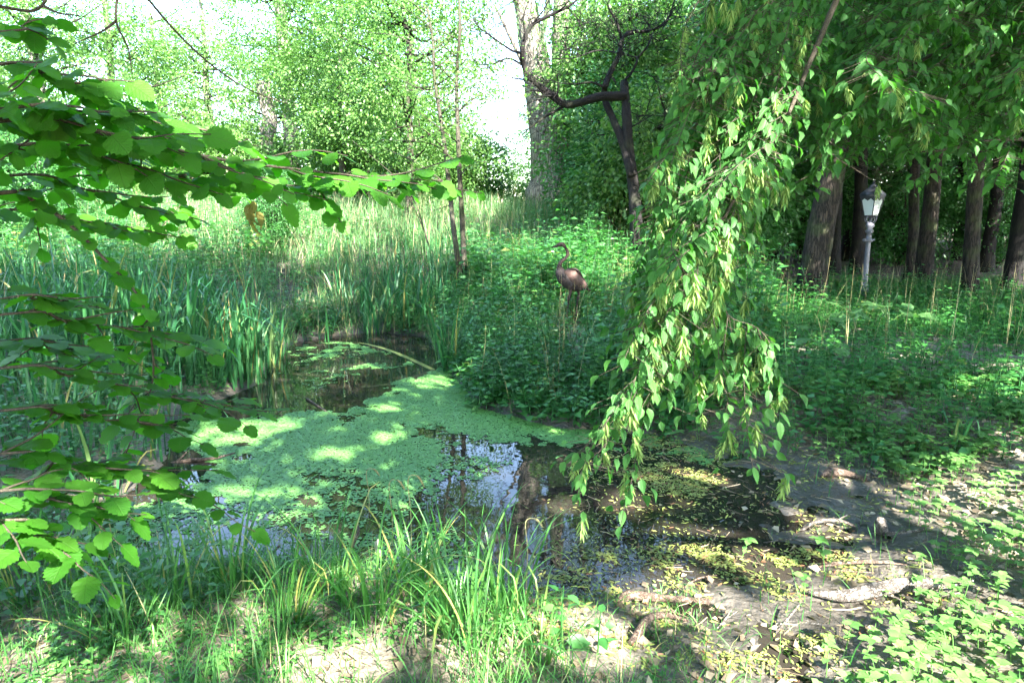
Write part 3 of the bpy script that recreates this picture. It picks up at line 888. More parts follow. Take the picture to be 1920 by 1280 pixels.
# two saplings at the back of the pond
for (pts, r, lab) in [([(872, 545), (868, 440), (862, 330), (858, 230), (856, 140), (862, 60), (860, -30)], 0.055, 'thin sapling stem, right one of the pair behind the pond'),
                      ([(866, 540), (852, 440), (842, 350), (832, 260), (815, 150), (812, 80), (800, 10)], 0.05, 'thin sapling stem, left one of the pair, leaning left')]:
    d = 12.2
    b = U(pts[0][0], pts[0][1], d)
    z0 = H1(b[0], b[1]); org = np.array([b[0], b[1], z0])
    t = thing('sapling', lab, 'tree', org)
    A = Acc()
    P = PX(pts, d); P[0, 2] = -0.1
    A.add(*tube(P, np.linspace(r, 0.02, len(P)), 8, wob=0.1))
    obj('trunk', A.mesh('trunk', True), M['bark_sapling'], t)
    A = Acc(); ends = []
    for k in range(13):
        i = int(g.integers(len(P) // 3, len(P) - 1)); sd = -1 if k % 2 else 1
        l = 0.6 + 0.8 * g.random()
        q = cat_rom([P[i], P[i] + np.array([sd * 0.4, g.normal() * 0.3, 0.3]) * l, P[i] + np.array([sd * 1.0, g.normal() * 0.5, 0.45 + 0.2 * g.normal()]) * l], 4)
        A.add(*tube(q, np.linspace(0.014, 0.004, len(q)), 5)); ends += list(q[2:])
    obj('limbs', A.mesh('limbs', True), M['bark_sapling'], t)['kind'] = 'stuff'
    ends = np.array(ends); n = 1500
    pk = ends[g.integers(0, len(ends), n)] + g.normal(size=(n, 3)) * np.array([0.16, 0.16, 0.1])
    Rm = frames(g.normal(size=(n, 3)) + np.array([0, 0, -0.4]), g.normal(size=(n, 3)) * 0.6 + np.array([0, 0, 1]), 0.07 * (0.6 + 0.6 * g.random(n)))
    V, F = tile(RH_V, RH_F, Rm, pk)
    obj('crown', mk_mesh('sapling_leaves', V, F, np.repeat(g.random(n) * 0.9, 4)), M['crown'], t)
t = thing('bare_sapling', 'thin bare leaning sapling left of the pair, in the sunlit meadow', 'tree', (ux(815, 14), 14, H1(ux(815, 14), 14)))
A = Acc()
A.add(*tube(cat_rom([(0, 0, -0.1), (-0.15, 0, 0.7), (-0.4, 0, 1.3)], 5), np.linspace(0.02, 0.008, 11), 6))
A.add(*tube(cat_rom([(-0.1, 0, 0.5), (-0.5, 0.1, 1.6), (-1.6, 0.1, 2.6)], 5), np.linspace(0.014, 0.004, 11), 5))
obj('stem', A.mesh('stem', True), M['bark_sapling'], t)

# ------------------------------------------------------------------ shade trees standing behind and beside the camera
SUNSPOTS = [(*G(u, v)[:2], r) for u, v, r in [
    (1650, 1010, 0.55), (1850, 1000, 0.7), (1760, 1180, 0.55), (1500, 1230, 0.4), (1900, 1240, 0.5), (1300, 1140, 0.32), (1400, 1040, 0.22), (1330, 890, 0.25), (1270, 1010, 0.2), (1620, 1130, 0.45), (1780, 1080, 0.5), (1880, 1120, 0.6), (1650, 1240, 0.5), (1800, 930, 0.4), (1760, 1280, 0.5), (1420, 1180, 0.3), (450, 1190, 0.2), (830, 1150, 0.22), (960, 1210, 0.22), (600, 1265, 0.25), (1100, 1220, 0.25), (1900, 880, 0.4), (1560, 900, 0.3),
    (450, 815, 0.34), (530, 800, 0.22), (630, 855, 0.15), (735, 825, 0.17), (830, 718, 0.32), (730, 765, 0.16), (1090, 800, 0.3), (1000, 800, 0.2), (900, 770, 0.15),
    (1100, 870, 0.2), (1180, 950, 0.2), (1060, 950, 0.15), (240, 1250, 0.28), (80, 1275, 0.3), (340, 1270, 0.25), (760, 1180, 0.25), (660, 1110, 0.16), (380, 960, 0.12), (880, 1270, 0.22), (620, 1000, 0.12), (700, 1060, 0.12), (560, 1160, 0.12),
    (600, 600, 0.5), (560, 560, 0.5), (420, 690, 0.2), (1350, 640, 0.5), (1520, 520, 0.5), (1750, 780, 0.35), (1880, 740, 0.5), (1480, 690, 0.3), (1720, 630, 0.4), (1850, 560, 0.5), (1300, 760, 0.3),
    (700, 560, 0.3), (900, 620, 0.25), (300, 560, 0.3), (940, 500, 0.4), (800, 470, 0.8), (500, 470, 0.6), (1640, 700, 0.3)]]
LAMP_XY = U(1618, 562, 15.0)[:2]
for hh, rr in ((2.3, 0.35), (1.7, 0.3)):                   # the sun reaches the head of the lamp post
    SUNSPOTS.append((*(LAMP_XY - SUN[:2] / SUN[2] * hh), rr))
CU = [U(u, v, 2.15) for u, v in ((1250, 600), (1180, 700), (1130, 820), (1330, 500), (1420, 660), (1400, 330), (1300, 330), (1480, 180), (1380, 800), (1350, 120), (1290, 440), (1560, 120), (1650, 80), (1750, 180), (1520, 280))]
SUNSPOTS += [(*(c[:2] - SUN[:2] / SUN[2] * c[2]), 0.15) for c in CU]      # and the hanging hornbeam twigs
CU = [U(u, v, 1.9) for u, v in ((830, 310), (740, 330), (650, 330), (560, 290), (450, 290), (330, 260), (220, 230), (100, 200), (520, 340))]
SUNSPOTS += [(*(c[:2] - SUN[:2] / SUN[2] * c[2]), 0.26) for c in CU]
SS = np.array(SUNSPOTS)


def vis_ok(C, margin=0.9):
    """crown stays above the view, as the photograph shows none of it there"""
    f = C[:, 1] * CP - (C[:, 2] - EYE[2]) * SP
    up = C[:, 1] * SP + (C[:, 2] - EYE[2]) * CP
    inside = (f > 0.1) & (np.abs(C[:, 0]) < f * 0.76 + margin) & (up < f * 0.5 + margin)
    return ~inside


def canopy_tree(name, x, y, ctr, R, n, label, seed, tr=0.25, mat='crown', leaf=0.17, per=62):
    z = H1(x, y)
    base = np.array([x, y, z])
    t = thing(name, label, 'tree', base)
    ctr = np.asarray(ctr, float)
    V, F, T, C = clump_crown(seed, R, n, per, leaf, shell=0.03, lump=0.1, csize=0.8, cut=lambda C: vis_ok(C + ctr, 1.3))
    # gaps in the leaves through which the sun comes
    Q = V.reshape(-1, 4, 3); c = Q.mean(1) + ctr
    P = c[:, :2] - SUN[:2] / SUN[2] * (c[:, 2:3] - 0.05)
    d = np.linalg.norm(P[:, None] - SS[None, :, :2], axis=2) / SS[None, :, 2]
    g = np.random.default_rng(seed)
    keep = (d.min(1) > 0.75 + 0.7 * fbm(P[:, 0] * 3.5, P[:, 1] * 3.5, 3)) | (g.random(len(c)) < 0.04)
    Q = Q[keep]; n4 = len(Q)
    F = RH_F[None] + (np.arange(n4) * 4)[:, None, None]
    obj('crown', mk_mesh('canopy', Q.reshape(-1, 3) + ctr - base, F.reshape(-1, 3), T.reshape(-1, 4)[keep].ravel()), M[mat], t)
    tm, P = trunk_mesh('trunk', (0, 0, 0), (ctr - base) * np.array([0.35, 0.35, 1.0]), tr, tr * 0.5, 12, g=g)
    obj('trunk', tm, M['bark_brown'], t)
    lm = limbs_mesh('limbs', lambda q: P[int(len(P) * g.uniform(0.45, 0.95))], C + ctr - base, 0.06, g, n=40)
    obj('limbs', lm, M['bark_brown'], t)['kind'] = 'stuff'
    return t, base


hornbeam, hb_base = canopy_tree('hornbeam_tree', 4.4, 0.3, (4.6, 0.0, 6.3), (5.2, 5.0, 2.0), 400, 'hornbeam whose leafy branches hang down in front of the pond on the right', 31)
canopy_tree('shade_tree', -3.2, -4.5, (-2.5, -3.0, 7.0), (5.6, 5.0, 2.2), 420, 'tree behind the camera shading the left of the pond', 32)
canopy_tree('shade_tree', 9.5, -3.0, (10.0, -2.0, 7.5), (5.2, 5.5, 2.4), 420, 'tree right of the camera shading the herb bank', 33)
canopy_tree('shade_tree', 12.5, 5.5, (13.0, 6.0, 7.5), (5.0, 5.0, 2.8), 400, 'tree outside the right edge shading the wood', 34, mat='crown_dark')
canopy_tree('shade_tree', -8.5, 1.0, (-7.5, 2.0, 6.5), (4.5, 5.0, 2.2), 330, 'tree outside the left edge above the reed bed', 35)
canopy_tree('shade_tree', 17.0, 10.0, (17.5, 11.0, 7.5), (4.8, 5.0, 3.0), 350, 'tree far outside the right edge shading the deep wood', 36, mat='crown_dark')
canopy_tree('shade_tree', 11.2, 8.4, (10.8, 9.2, 6.4), (3.4, 3.2, 2.0), 260, 'unseen tree added just outside the right edge to shade the dark trunks', 38, mat='crown_dark')  # unseen crown added to keep the sun off the right-hand trunks
canopy_tree('shade_tree', 2.8, -6.5, (2.5, -6.0, 7.2), (4.2, 3.6, 2.0), 260, 'unseen tree added right behind the camera to shade hazel and near bank', 39)  # added out of view to shade the lower hazel sprays
canopy_tree('shade_tree', 9.2, 7.2, (4.7, 9.5, 8.1), (1.9, 1.8, 0.9), 70, 'unseen tree added outside the right edge to shade the gnarled tree', 40, mat='crown_dark')  # small unseen crown added to put the gnarled tree in shade
canopy_tree('shade_tree', -4.2, 1.0, (0.5, 4.2, 7.6), (4.6, 3.6, 1.5), 230, 'tree left of the camera whose crown arches over the pond', 37)

# ------------------------------------------------------------------ lamp post
lb = U(1618, 562, 15.0)
lx, ly = lb[0], lb[1]
lz = H1(lx, ly)
lamp = thing('street_lamp', 'old fashioned lantern lamp post at the edge of the dark wood', 'lamp', (lx, ly, lz), rz=0.5)
lamp.scale = (0.88, 0.88, 0.93)
M['lamp_post'] = plain_mat('lamp_post_paint', (0.11, 0.11, 0.13), 0.4, 0.0, 0.25, 30)
M['lamp_black'] = plain_mat('lamp_black_paint', (0.025, 0.026, 0.03), 0.45, 0.0, 0.4, 40)
mg, nt, out = new_mat('lantern_glass')
p = nd(nt, 'ShaderNodeBsdfPrincipled'); p.inputs['Base Color'].default_value = (0.75, 0.78, 0.76, 1); p.inputs['Roughness'].default_value = 0.25
tb = nd(nt, 'ShaderNodeBsdfTranslucent'); tb.inputs[0].default_value = (0.8, 0.83, 0.8, 1)
nz = nd(nt, 'ShaderNodeTexNoise'); nz.inputs['Scale'].default_value = 6
mr = nd(nt, 'ShaderNodeMapRange'); mr.inputs[3].default_value = 0.35; mr.inputs[4].default_value = 0.7
nt.links.new(nz.outputs['Fac'], mr.inputs[0])
mx = nd(nt, 'ShaderNodeMixShader'); nt.links.new(mr.outputs[0], mx.inputs[0]); nt.links.new(p.outputs[0], mx.inputs[1]); nt.links.new(tb.outputs[0], mx.inputs[2]); nt.links.new(mx.outputs[0], out.inputs[0])
M['lamp_glass'] = mg
z1 = 1.78
A = Acc(); A.add(*lathe([(0, -0.1), (0.12, -0.1), (0.12, 0.3), (0.10, 0.36), (0.075, 0.42), (0.06, 0.9), (0.055, 1.45), (0.05, z1 - 0.2), (0, z1 - 0.2)], 16))
obj('post', A.mesh('post', True), M['lamp_post'], lamp)
A = Acc(); A.add(*lathe([(0.03, z1 - 0.42), (0.09, z1 - 0.42), (0.10, z1 - 0.36), (0.06, z1 - 0.33), (0.055, z1 - 0.22), (0.09, z1 - 0.20), (0.09, z1 - 0.15), (0.05, z1 - 0.12), (0.10, z1 - 0.05), (0.09, z1), (0.04, z1 + 0.03), (0.035, z1 + 0.2), (0.0, z1 + 0.2)], 16))
col = obj('collar', A.mesh('collar', True), M['lamp_post'], lamp)
A = Acc(); A.add(*tube(np.array([(-0.17, 0, z1 - 0.375), (0.17, 0, z1 - 0.375)]), 0.028, 8))
A.add(*tube(np.array([(-0.19, 0, z1 - 0.375), (-0.165, 0, z1 - 0.375)]), 0.038, 8)); A.add(*tube(np.array([(0.165, 0, z1 - 0.375), (0.19, 0, z1 - 0.375)]), 0.038, 8))
obj('ladder_bar', A.mesh('ladder_bar', True), M['lamp_post'], lamp)
for k in range(4):
    a0 = k * math.pi / 2
    s = cat_rom([(0.03, 0, z1 + 0.0), (0.12, 0, z1 + 0.05), (0.155, 0, z1 + 0.12), (0.12, 0, z1 + 0.17), (0.085, 0, z1 + 0.13)], 4)
    Rz = np.array([[math.cos(a0), -math.sin(a0), 0], [math.sin(a0), math.cos(a0), 0], [0, 0, 1]])
    A = Acc(); A.add(*tube(s @ Rz.T, 0.012, 6)); obj('scroll', A.mesh('scroll', True), M['lamp_post'], lamp)
g0, g1 = z1 + 0.18, z1 + 0.62
hb, ht = 0.105, 0.185
lan = Acc()
for k in range(4):
    a0 = k * math.pi / 2 + math.pi / 4
    c = np.array([math.cos(a0), math.sin(a0)])
    lan.add(*tube(np.array([(*(c * hb * 1.414), g0), (*(c * ht * 1.414), g1)]), 0.014, 6))
for z, hh in ((g0, hb), (g1, ht)):
    for k in range(4):
        q = np.array([(hh, hh), (-hh, hh), (-hh, -hh), (hh, -hh), (hh, hh)])
        lan.add(*tube(np.array([(*q[k], z), (*q[k + 1], z)]), 0.016, 6))
lan.add(*box((0, 0, g0 - 0.012), (2 * hb, 2 * hb, 0.03)))
lf = obj('lantern_frame', lan.mesh('lantern_frame'), M['lamp_black'], lamp)
for k in range(4):
    a0 = k * math.pi / 2
    Rz = np.array([[math.cos(a0), -math.sin(a0), 0], [math.sin(a0), math.cos(a0), 0], [0, 0, 1]])
    q = np.array([(hb - 0.004, -hb, g0), (hb - 0.004, hb, g0), (ht - 0.004, ht, g1), (ht - 0.004, -ht, g1), (hb - 0.009, -hb, g0), (hb - 0.009, hb, g0), (ht - 0.009, ht, g1), (ht - 0.009, -ht, g1)])
    A = Acc(); A.add(q @ Rz.T, [(0, 1, 2), (0, 2, 3), (4, 6, 5), (4, 7, 6)]); obj('pane', A.mesh('pane'), M['lamp_glass'], lf)
    q = np.array([(ht + 0.005, -ht, g1 - 0.005), (ht + 0.005, ht, g1 - 0.005), (ht - 0.012, ht * 0.9, g1 - 0.11), (ht - 0.006, ht * 0.45, g1 - 0.05), (ht - 0.014, 0, g1 - 0.10), (ht - 0.006, -ht * 0.45, g1 - 0.05), (ht - 0.012, -ht * 0.9, g1 - 0.11)])
    q[:, 0] += 0.008
    A = Acc(); A.add(q @ Rz.T, [(0, 5, 6), (0, 1, 5), (1, 3, 5), (1, 2, 3), (3, 4, 5)]); obj('fretwork', A.mesh('fretwork'), M['lamp_black'], lf)
A = Acc(); A.add(*lathe([(0.05, g0 + 0.0), (0.02, g0 + 0.1), (0.05, g0 + 0.17), (0.06, g0 + 0.25), (0.03, g0 + 0.32), (0, g0 + 0.33)], 12))
M['bulb'] = plain_mat('lamp_bulb', (0.8, 0.8, 0.78), 0.3, noise=0.05)
obj('bulb', A.mesh('bulb', True), M['bulb'], lamp)
prof = [(0.23, g1 + 0.012), (0.245, g1 + 0.03), (0.235, g1 + 0.06), (0.16, g1 + 0.13), (0.10, g1 + 0.19), (0.085, g1 + 0.20), (0.085, g1 + 0.235), (0.05, g1 + 0.26), (0.02, g1 + 0.28), (0.03, g1 + 0.31), (0, g1 + 0.35)]
V, F = lathe([(r * 1.2, z) for r, z in prof], 4)
Rz = np.array([[math.cos(math.pi / 4), -math.sin(math.pi / 4), 0], [math.sin(math.pi / 4), math.cos(math.pi / 4), 0], [0, 0, 1]])
A = Acc(); A.add(V @ Rz.T, F); A.add(*box((0, 0, g1 + 0.008), (0.40, 0.40, 0.02)))
obj('lantern_roof', A.mesh('lantern_roof'), M['lamp_black'], lamp)

# ------------------------------------------------------------------ heron statue
hp = U(1064, 596, 9.9)
hx, hy = hp[0], hp[1]
hz = H1(hx, hy)
heron = thing('heron_statue', 'rusty brown metal heron statue standing in the herbs behind the pond', 'statue', (hx, hy, hz))
M['rust'] = plain_mat('rusty_metal', (0.042, 0.022, 0.017), 0.8, 0.1, 0.5, 30, alt=(0.025, 0.015, 0.013), bump=0.4)
M['rust_pale'] = plain_mat('pale_rust_sheet', (0.105, 0.058, 0.045), 0.85, 0.0, 0.3, 22, bump=0.25)
M['rust_dark'] = plain_mat('dark_rusty_metal', (0.028, 0.018, 0.016), 0.8, 0.1, 0.5, 40, bump=0.4)
SX = 9.9 / FPX
hv = (hp[2] - hz) / SX


def HP(u, v, y=0.0):
    return np.array([(u - 1064) * SX, y, (596 - v) * SX + hp[2] - hz])


A = Acc()
P = cat_rom([HP(1046, 504), HP(1049, 510), HP(1058, 522), HP(1072, 532), HP(1088, 537), HP(1099, 540)], 4)
r = np.interp(np.linspace(0, 1, len(P)), [0, 0.12, 0.35, 0.6, 0.85, 1], [0.04, 0.065, 0.10, 0.105, 0.06, 0.02])
A.add(*tube(P, r, 12, wob=0.05))
obj('body', A.mesh('body', True), M['rust_dark'], heron)
A = Acc()
P = cat_rom([HP(1054, 462), HP(1060, 468), HP(1062.5, 477), HP(1058, 485), HP(1051, 491), HP(1048, 498), HP(1049, 506), HP(1055, 516)], 5)
r = np.interp(np.linspace(0, 1, len(P)), [0, 0.4, 0.7, 1], [0.017, 0.019, 0.028, 0.07])
A.add(*tube(P, r, 10, wob=0.1))
for k in range(7):
    th = k / 7 * 6.28
    Q = P + np.stack([np.cos(th + np.linspace(0, 3, len(P))) * r, np.sin(th + np.linspace(0, 3, len(P))) * r, 0 * r], 1)
    A.add(*tube(Q, 0.006, 4))
obj('neck', A.mesh('neck', True), M['rust'], heron)
A = Acc(); P = cat_rom([HP(1058, 464), HP(1053, 459.5), HP(1047, 460), HP(1042, 462)], 4)
A.add(*tube(P, np.interp(np.linspace(0, 1, len(P)), [0, 0.4, 0.75, 1], [0.022, 0.033, 0.028, 0.014]), 10))
hd = obj('head', A.mesh('head', True), M['rust'], heron)
A = Acc(); A.add(*tube(np.array([HP(1043, 461.5), HP(1038, 463), HP(1032.5, 464.2)]), np.array([0.016, 0.011, 0.003]), 8)); A.add(*tube(np.array([HP(1043, 463.5), HP(1038, 464.3), HP(1033, 465.2)]), np.array([0.012, 0.008, 0.003]), 8))
obj('beak', A.mesh('beak', True), M['rust'], heron)
for s in (-1, 1):
    A = Acc(); c = HP(1046.5, 460, s * 0.03); V, F = lathe([(0, -0.007), (0.007, -0.004), (0.007, 0.004), (0, 0.007)], 8); A.add(V + c, F)
    obj('eye', A.mesh('eye', True), M['lamp_black'], hd)
for s in (-1, 1):
    out_ = [(1056, 508), (1064, 504), (1076, 503), (1086, 512), (1094, 524), (1098, 534), (1095, 539), (1085, 538), (1073, 533), (1063, 524)]
    cx, cz = 1078, 522
    A = Acc(); ring = []
    for f in (1.0, 0.66, 0.33):
        ring.append([HP(cx + (u - cx) * f, cz + (v - cz) * f, s * (0.075 + 0.055 * (1 - f ** 2))) for u, v in out_])
    ring = np.array(ring); n = len(out_)
    V = np.concatenate([ring.reshape(-1, 3), [HP(cx, cz, s * 0.13)]])
    V2 = V - np.array([0, s * 0.012, 0])
    F = []
    for k in range(2):
        for j in range(n):
            a_, b_ = k * n + j, k * n + (j + 1) % n
            F += [(a_, b_, b_ + n), (a_, b_ + n, a_ + n)]
    for j in range(n):
        F.append((2 * n + j, 2 * n + (j + 1) % n, 3 * n))
    A.add(V, F); A.add(V2, F)
    rim = [(j, (j + 1) % n) for j in range(n)]
    A.add(np.concatenate([V[:n], V2[:n]]), [(a_, b_, a_ + n) for a_, b_ in rim] + [(b_, b_ + n, a_ + n) for a_, b_ in rim])
    obj('wing', A.mesh('wing', True), M['rust_pale'], heron)
for k in range(7):
    f = k / 6
    P = cat_rom([HP(1058 + 5 * f, 507 - 3 * f, -0.05 + 0.1 * f), HP(1078 + 3 * f, 504 + 6 * f, -0.10 + 0.2 * f), HP(1092 + 4 * f, 522 + 6 * f, -0.08 + 0.16 * f), HP(1101 + 3 * f, 540 + 3 * f, -0.04 + 0.08 * f)], 4)
    A = Acc(); A.add(*tube(P, np.interp(np.linspace(0, 1, len(P)), [0, 0.3, 1], [0.008, 0.017, 0.004]), 6)); obj('back_feather', A.mesh('back_feather', True), M['rust'], heron)
A = Acc(); A.add(*tube(np.array([HP(1096, 536), HP(1101, 542), HP(1107, 546)]), np.array([0.03, 0.018, 0.005]), 7)); obj('tail', A.mesh('tail', True), M['rust_dark'], heron)
zb = -hp[2] + hz
for (pts, yy) in [([(1067, 532), (1069, 541), (1068, 549), (1065, 560), (1063, 580), (1062, 596)], -0.045), ([(1081, 536), (1083, 544), (1085, 551), (1083, 565), (1080, 596)], 0.05)]:
    P = cat_rom([HP(u, v, yy) for u, v in pts], 4); P[-1, 2] = -0.05
    A = Acc(); A.add(*tube(P, np.interp(np.linspace(0, 1, len(P)), [0, 0.2, 0.45, 1], [0.036, 0.022, 0.02, 0.013]), 8, wob=0.2))
    for k in range(3):
        A.add(*tube(np.array([P[-1] + (0, 0, 0.06), P[-1] + (-0.09 + 0.03 * abs(k - 1), (k - 1) * 0.06, 0.03)]), np.array([0.01, 0.005]), 5))
    obj('leg', A.mesh('leg', True), M['rust'], heron)

# ------------------------------------------------------------------ undergrowth
def scatter(xlo, xhi, ylo, yhi, n, g, dens):
    x = g.uniform(xlo, xhi, n); y = g.uniform(ylo, yhi, n)
    k = g.random(n) < dens(x, y)
    x, y = x[k], y[k]
    return np.stack([x, y, H(x, y)], 1)


def in_view(x, y, m=0.6):
    return (np.abs(x) < 0.86 * y + m + 0.3)


def herb_variant(seed, h, pairs, leaf, whorl=2, tv=OV4_V, tf=OV4_F, top_small=0.45):
    """one leafy herb: stem and leaves in pairs -> V, F, tone"""
    g = np.random.default_rng(seed); A = Acc()
    lean = g.normal(size=2) * 0.12
    s = np.linspace(0.0, 1, 5)
    P = np.stack([lean[0] * s ** 2 * h, lean[1] * s ** 2 * h, s * h], 1)
    A.add(*tube(P, np.linspace(0.005, 0.002, 5), 3, cap=False), T=0.15)
    pos = []; dr = []; sc = []
    for i in range(pairs):
        f = 0.06 + 0.94 * (i + 0.5) / pairs
        a0 = i * 1.57 + g.normal() * 0.3
        c = np.array([lean[0] * f * f * h, lean[1] * f * f * h, f * h])
        for k in range(whorl):
            a = a0 + k * 2 * math.pi / whorl + g.normal() * 0.2
            el = 0.35 - 0.5 * g.random()
            pos.append(c + np.array([math.cos(a), math.sin(a), 0.1]) * leaf * 0.25); dr.append((math.cos(a), math.sin(a), el))
            sc.append(leaf * (1 - (1 - top_small) * f ** 2) * (0.75 + 0.5 * g.random()))
    pos = np.array(pos); dr = np.array(dr); sc = np.array(sc)
    nor = np.array([0, 0, 1.0]) + g.normal(size=pos.shape) * 0.3
    V, F = tile(tv, tf, frames(dr, nor, sc), pos)
    A.add(V, F, T=np.repeat(0.25 + 0.6 * g.random(len(pos)), len(tv)))
    return np.concatenate(A.V), np.concatenate(A.F), np.concatenate(A.T)


def plant_mass(name, P, variants, scale, mat, g, tone_var=0.3, label=None, cat=None):
    which = ((fbm(P[:, 0] * 1.3 + 77, P[:, 1] * 1.3) * 2.2 - 0.55) * len(variants) + g.normal(size=len(P)) * 0.9).astype(int) % len(variants)
    A = Acc()
    for k, (tv, tf, tt) in enumerate(variants):
        Q = P[which == k]
        if not len(Q):
            continue
        n = len(Q); a = g.random(n) * 6.283
        s = scale * (0.55 + 0.8 * g.random(n)) if np.isscalar(scale) else scale(Q[:, 0], Q[:, 1]) * (0.6 + 0.7 * g.random(n))
        R = np.zeros((n, 3, 3)); tx = g.normal(size=n) * 0.12; ty = g.normal(size=n) * 0.12
        R[:, 0, 0] = np.cos(a); R[:, 0, 1] = -np.sin(a); R[:, 1, 0] = np.sin(a); R[:, 1, 1] = np.cos(a); R[:, 2, 2] = 1
        R[:, 0, 2] = tx; R[:, 1, 2] = ty
        V, F = tile(tv, tf, R * s[:, None, None], Q - np.array([0, 0, 0.01]))
        T = np.tile(tt, n) + np.repeat((g.random(n) - 0.5) * tone_var, len(tv))
        T = np.where(np.repeat(g.random(n) < 0.012, len(tv)), 0.98, np.clip(T, 0, 0.88))
        A.add(V, F, T)
    return stuff(name, A.mesh(name), M[mat], label, cat)


HV = [herb_variant(200 + i, 0.62 + 0.08 * i, 8, 0.125) for i in range(5)]
HB = [herb_variant(230 + i, 0.55, 5, 0.16, whorl=3) for i in range(3)]
HN = [herb_variant(290 + i, 0.75, 14, 0.085, whorl=3, tv=NA_V * np.array([1.5, 1, 1]), tf=NA_F) for i in range(2)]
LV = [herb_variant(260 + i, 0.20, 3, 0.085, whorl=3) for i in range(6)]
g = np.random.default_rng(301)
PD = lambda x, y: poly_sd(POND, x, y)

# nettle-like bank between the pond and the heron
bank = pix_poly([(850, 700), (905, 772), (1040, 800), (1200, 812), (1330, 790), (1420, 720), (1420, 600), (1180, 548), (1000, 530), (880, 545), (860, 600), (850, 650)])
P = scatter(-2, 5.5, 5, 14, 10500, g, lambda x, y: (poly_sd(bank, x, y) < 0.1) * (PD(x, y) > 0.1) * np.where(np.hypot(x - hx + 0.05, y - hy + 0.5) < 0.75, 0.25, 0.62))
plant_mass('nettle_bank', P, HV[:2] + HB[:1] + HV[2:4] + HN, lambda x, y: (0.15 + 1.75 * fbm(x * 1.9 + 5, y * 1.9)) * (0.62 + 0.42 * sstep(0.0, 1.4, PD(x, y)) - 0.62 * np.exp(-((x - hx) ** 2 / 0.6 + (y - hy + 0.8) ** 2 / 1.6))), 'herb', g)
P = scatter(-2, 5.5, 5, 8.5, 5200, g, lambda x, y: (poly_sd(bank, x, y) < 0.25) * (PD(x, y) > -0.02) * sstep(1.6, 0.2, PD(x, y)) * 0.8)
plant_mass('bank_edge_herbs', P, LV, 1.15, 'herb', g)
# right bank: lower cover with taller plants
P = scatter(1.0, 15, 4.6, 19, 23000, g, lambda x, y: in_view(x, y) * (poly_sd(bank, x, y) > -0.1) * (PD(x, y) > 0.08) * np.maximum(sstep(0.8, 1.7, PD(x, y) + 0.25 * y - 1.0), 0.35 * sstep(4.6, 5.2, y)) * (0.3 + 0.6 * fbm(x * 0.8, y * 0.8)) * (0.72 - 0.5 * sstep(12, 17, y)))
plant_mass('low_herb_cover', P, LV, lambda x, y: 0.8 + 0.7 * fbm(x * 0.7 + 9, y * 0.7), 'ground_herb', g)
P = scatter(1.5, 15, 5.5, 16.5, 14000, g, lambda x, y: in_view(x, y) * (poly_sd(bank, x, y) > -0.1) * (PD(x, y) > 1.0) * np.maximum(sstep(0.42, 0.56, fbm(x * 0.6 + 3, y * 0.6 + 8)), 0.6 * sstep(9, 11, y)) * 0.42)
plant_mass('tall_herbs', P, HV[:3] + HB + HN, lambda x, y: 0.35 + 0.85 * fbm(x * 1.2 + 9, y * 1.2), 'herb', g)
# left bank behind the reeds, and the slope up to the meadow
P = scatter(-14, 3.5, 8.6, 18, 8200, g, lambda x, y: in_view(x, y) * (PD(x, y) > 0.25) * np.where(y > 15, 0.2 + 0.3 * (fbm(x * 0.6, y * 0.6) > 0.5), 0.62) * ~((x > -1.0) & (y < 11)))
plant_mass('bank_herbs', P, HV[:3] + HN + LV[:2] + HB[:1], lambda x, y: 0.45 + 0.6 * fbm(x * 0.9 + 4, y * 0.9) + 0.45 * sstep(3.5, 7, -x), 'herb', g)
P = scatter(-5.5, 0.6, 8.2, 13.5, 5200, g, lambda x, y: (PD(x, y) > -0.03) * sstep(2.2, 0.6, PD(x, y)) * (0.35 + 0.5 * fbm(x, y)))
plant_mass('back_shore_herbs', P, HV + LV, lambda x, y: 0.3 + 0.5 * fbm(x + 4, y), 'herb', g)
P = scatter(-9, -1.3, 2.6, 9.5, 4200, g, lambda x, y: in_view(x, y) * (PD(x, y) > 0.03) * 0.75)
plant_mass('left_bank_herbs', P, HV + LV, lambda x, y: 0.35 + 0.45 * fbm(x + 4, y), 'herb', g)


# grasses
def grass_mass(name, P, Lg, wd, mat, g, K=4, lean=0.25, curve=0.9, odd=0.06):
    n = len(P)
    L = Lg * (0.45 + 0.9 * g.random(n)) if np.isscalar(Lg) else Lg(P[:, 0], P[:, 1]) * (0.5 + 0.8 * g.random(n))
    V, F, uv, m = ribbons(P - np.array([0, 0, 0.02]), g.random(n) * 6.283, L, wd * (0.6 + 0.8 * g.random(n)), np.abs(g.normal(size=n)) * lean, g.random(n) * curve * 1.6, K, 1.6, g.normal(size=n) * 0.5)
    T = np.where(g.random(n) < odd, 0.98, g.random(n) * 0.88)
    return stuff(name, mk_mesh(name, V, F, np.repeat(T, m), uv), M[mat])


P = scatter(-20, 8, 12, 27, 62000, g, lambda x, y: in_view(x, y) * (x - 0.12 * (y - 10) < 4.5) * (0.3 + 0.7 * sstep(13, 16, y)) * (0.3 + fbm(x * 0.5, y * 0.5)))
grass_mass('meadow_grass', P, 0.62, 0.016, 'meadow', g, K=3, curve=0.8, odd=0.12)
P = scatter(-5.5, 0.8, 8.2, 13, 9000, g, lambda x, y: (PD(x, y) > -0.02) * sstep(2.5, 0.4, PD(x, y)) * 0.8)
grass_mass('back_shore_grass', P, 0.45, 0.012, 'meadow', g, K=4, lean=0.35, curve=1.2, odd=0.2)
P = scatter(3, 16, 8, 17, 14000, g, lambda x, y: in_view(x, y) * (PD(x, y) > 2.0) * sstep(0.42, 0.58, fbm(x * 0.6 + 31, y * 0.6)))
grass_mass('bank_grass', P, 0.42, 0.012, 'grass', g, K=3)
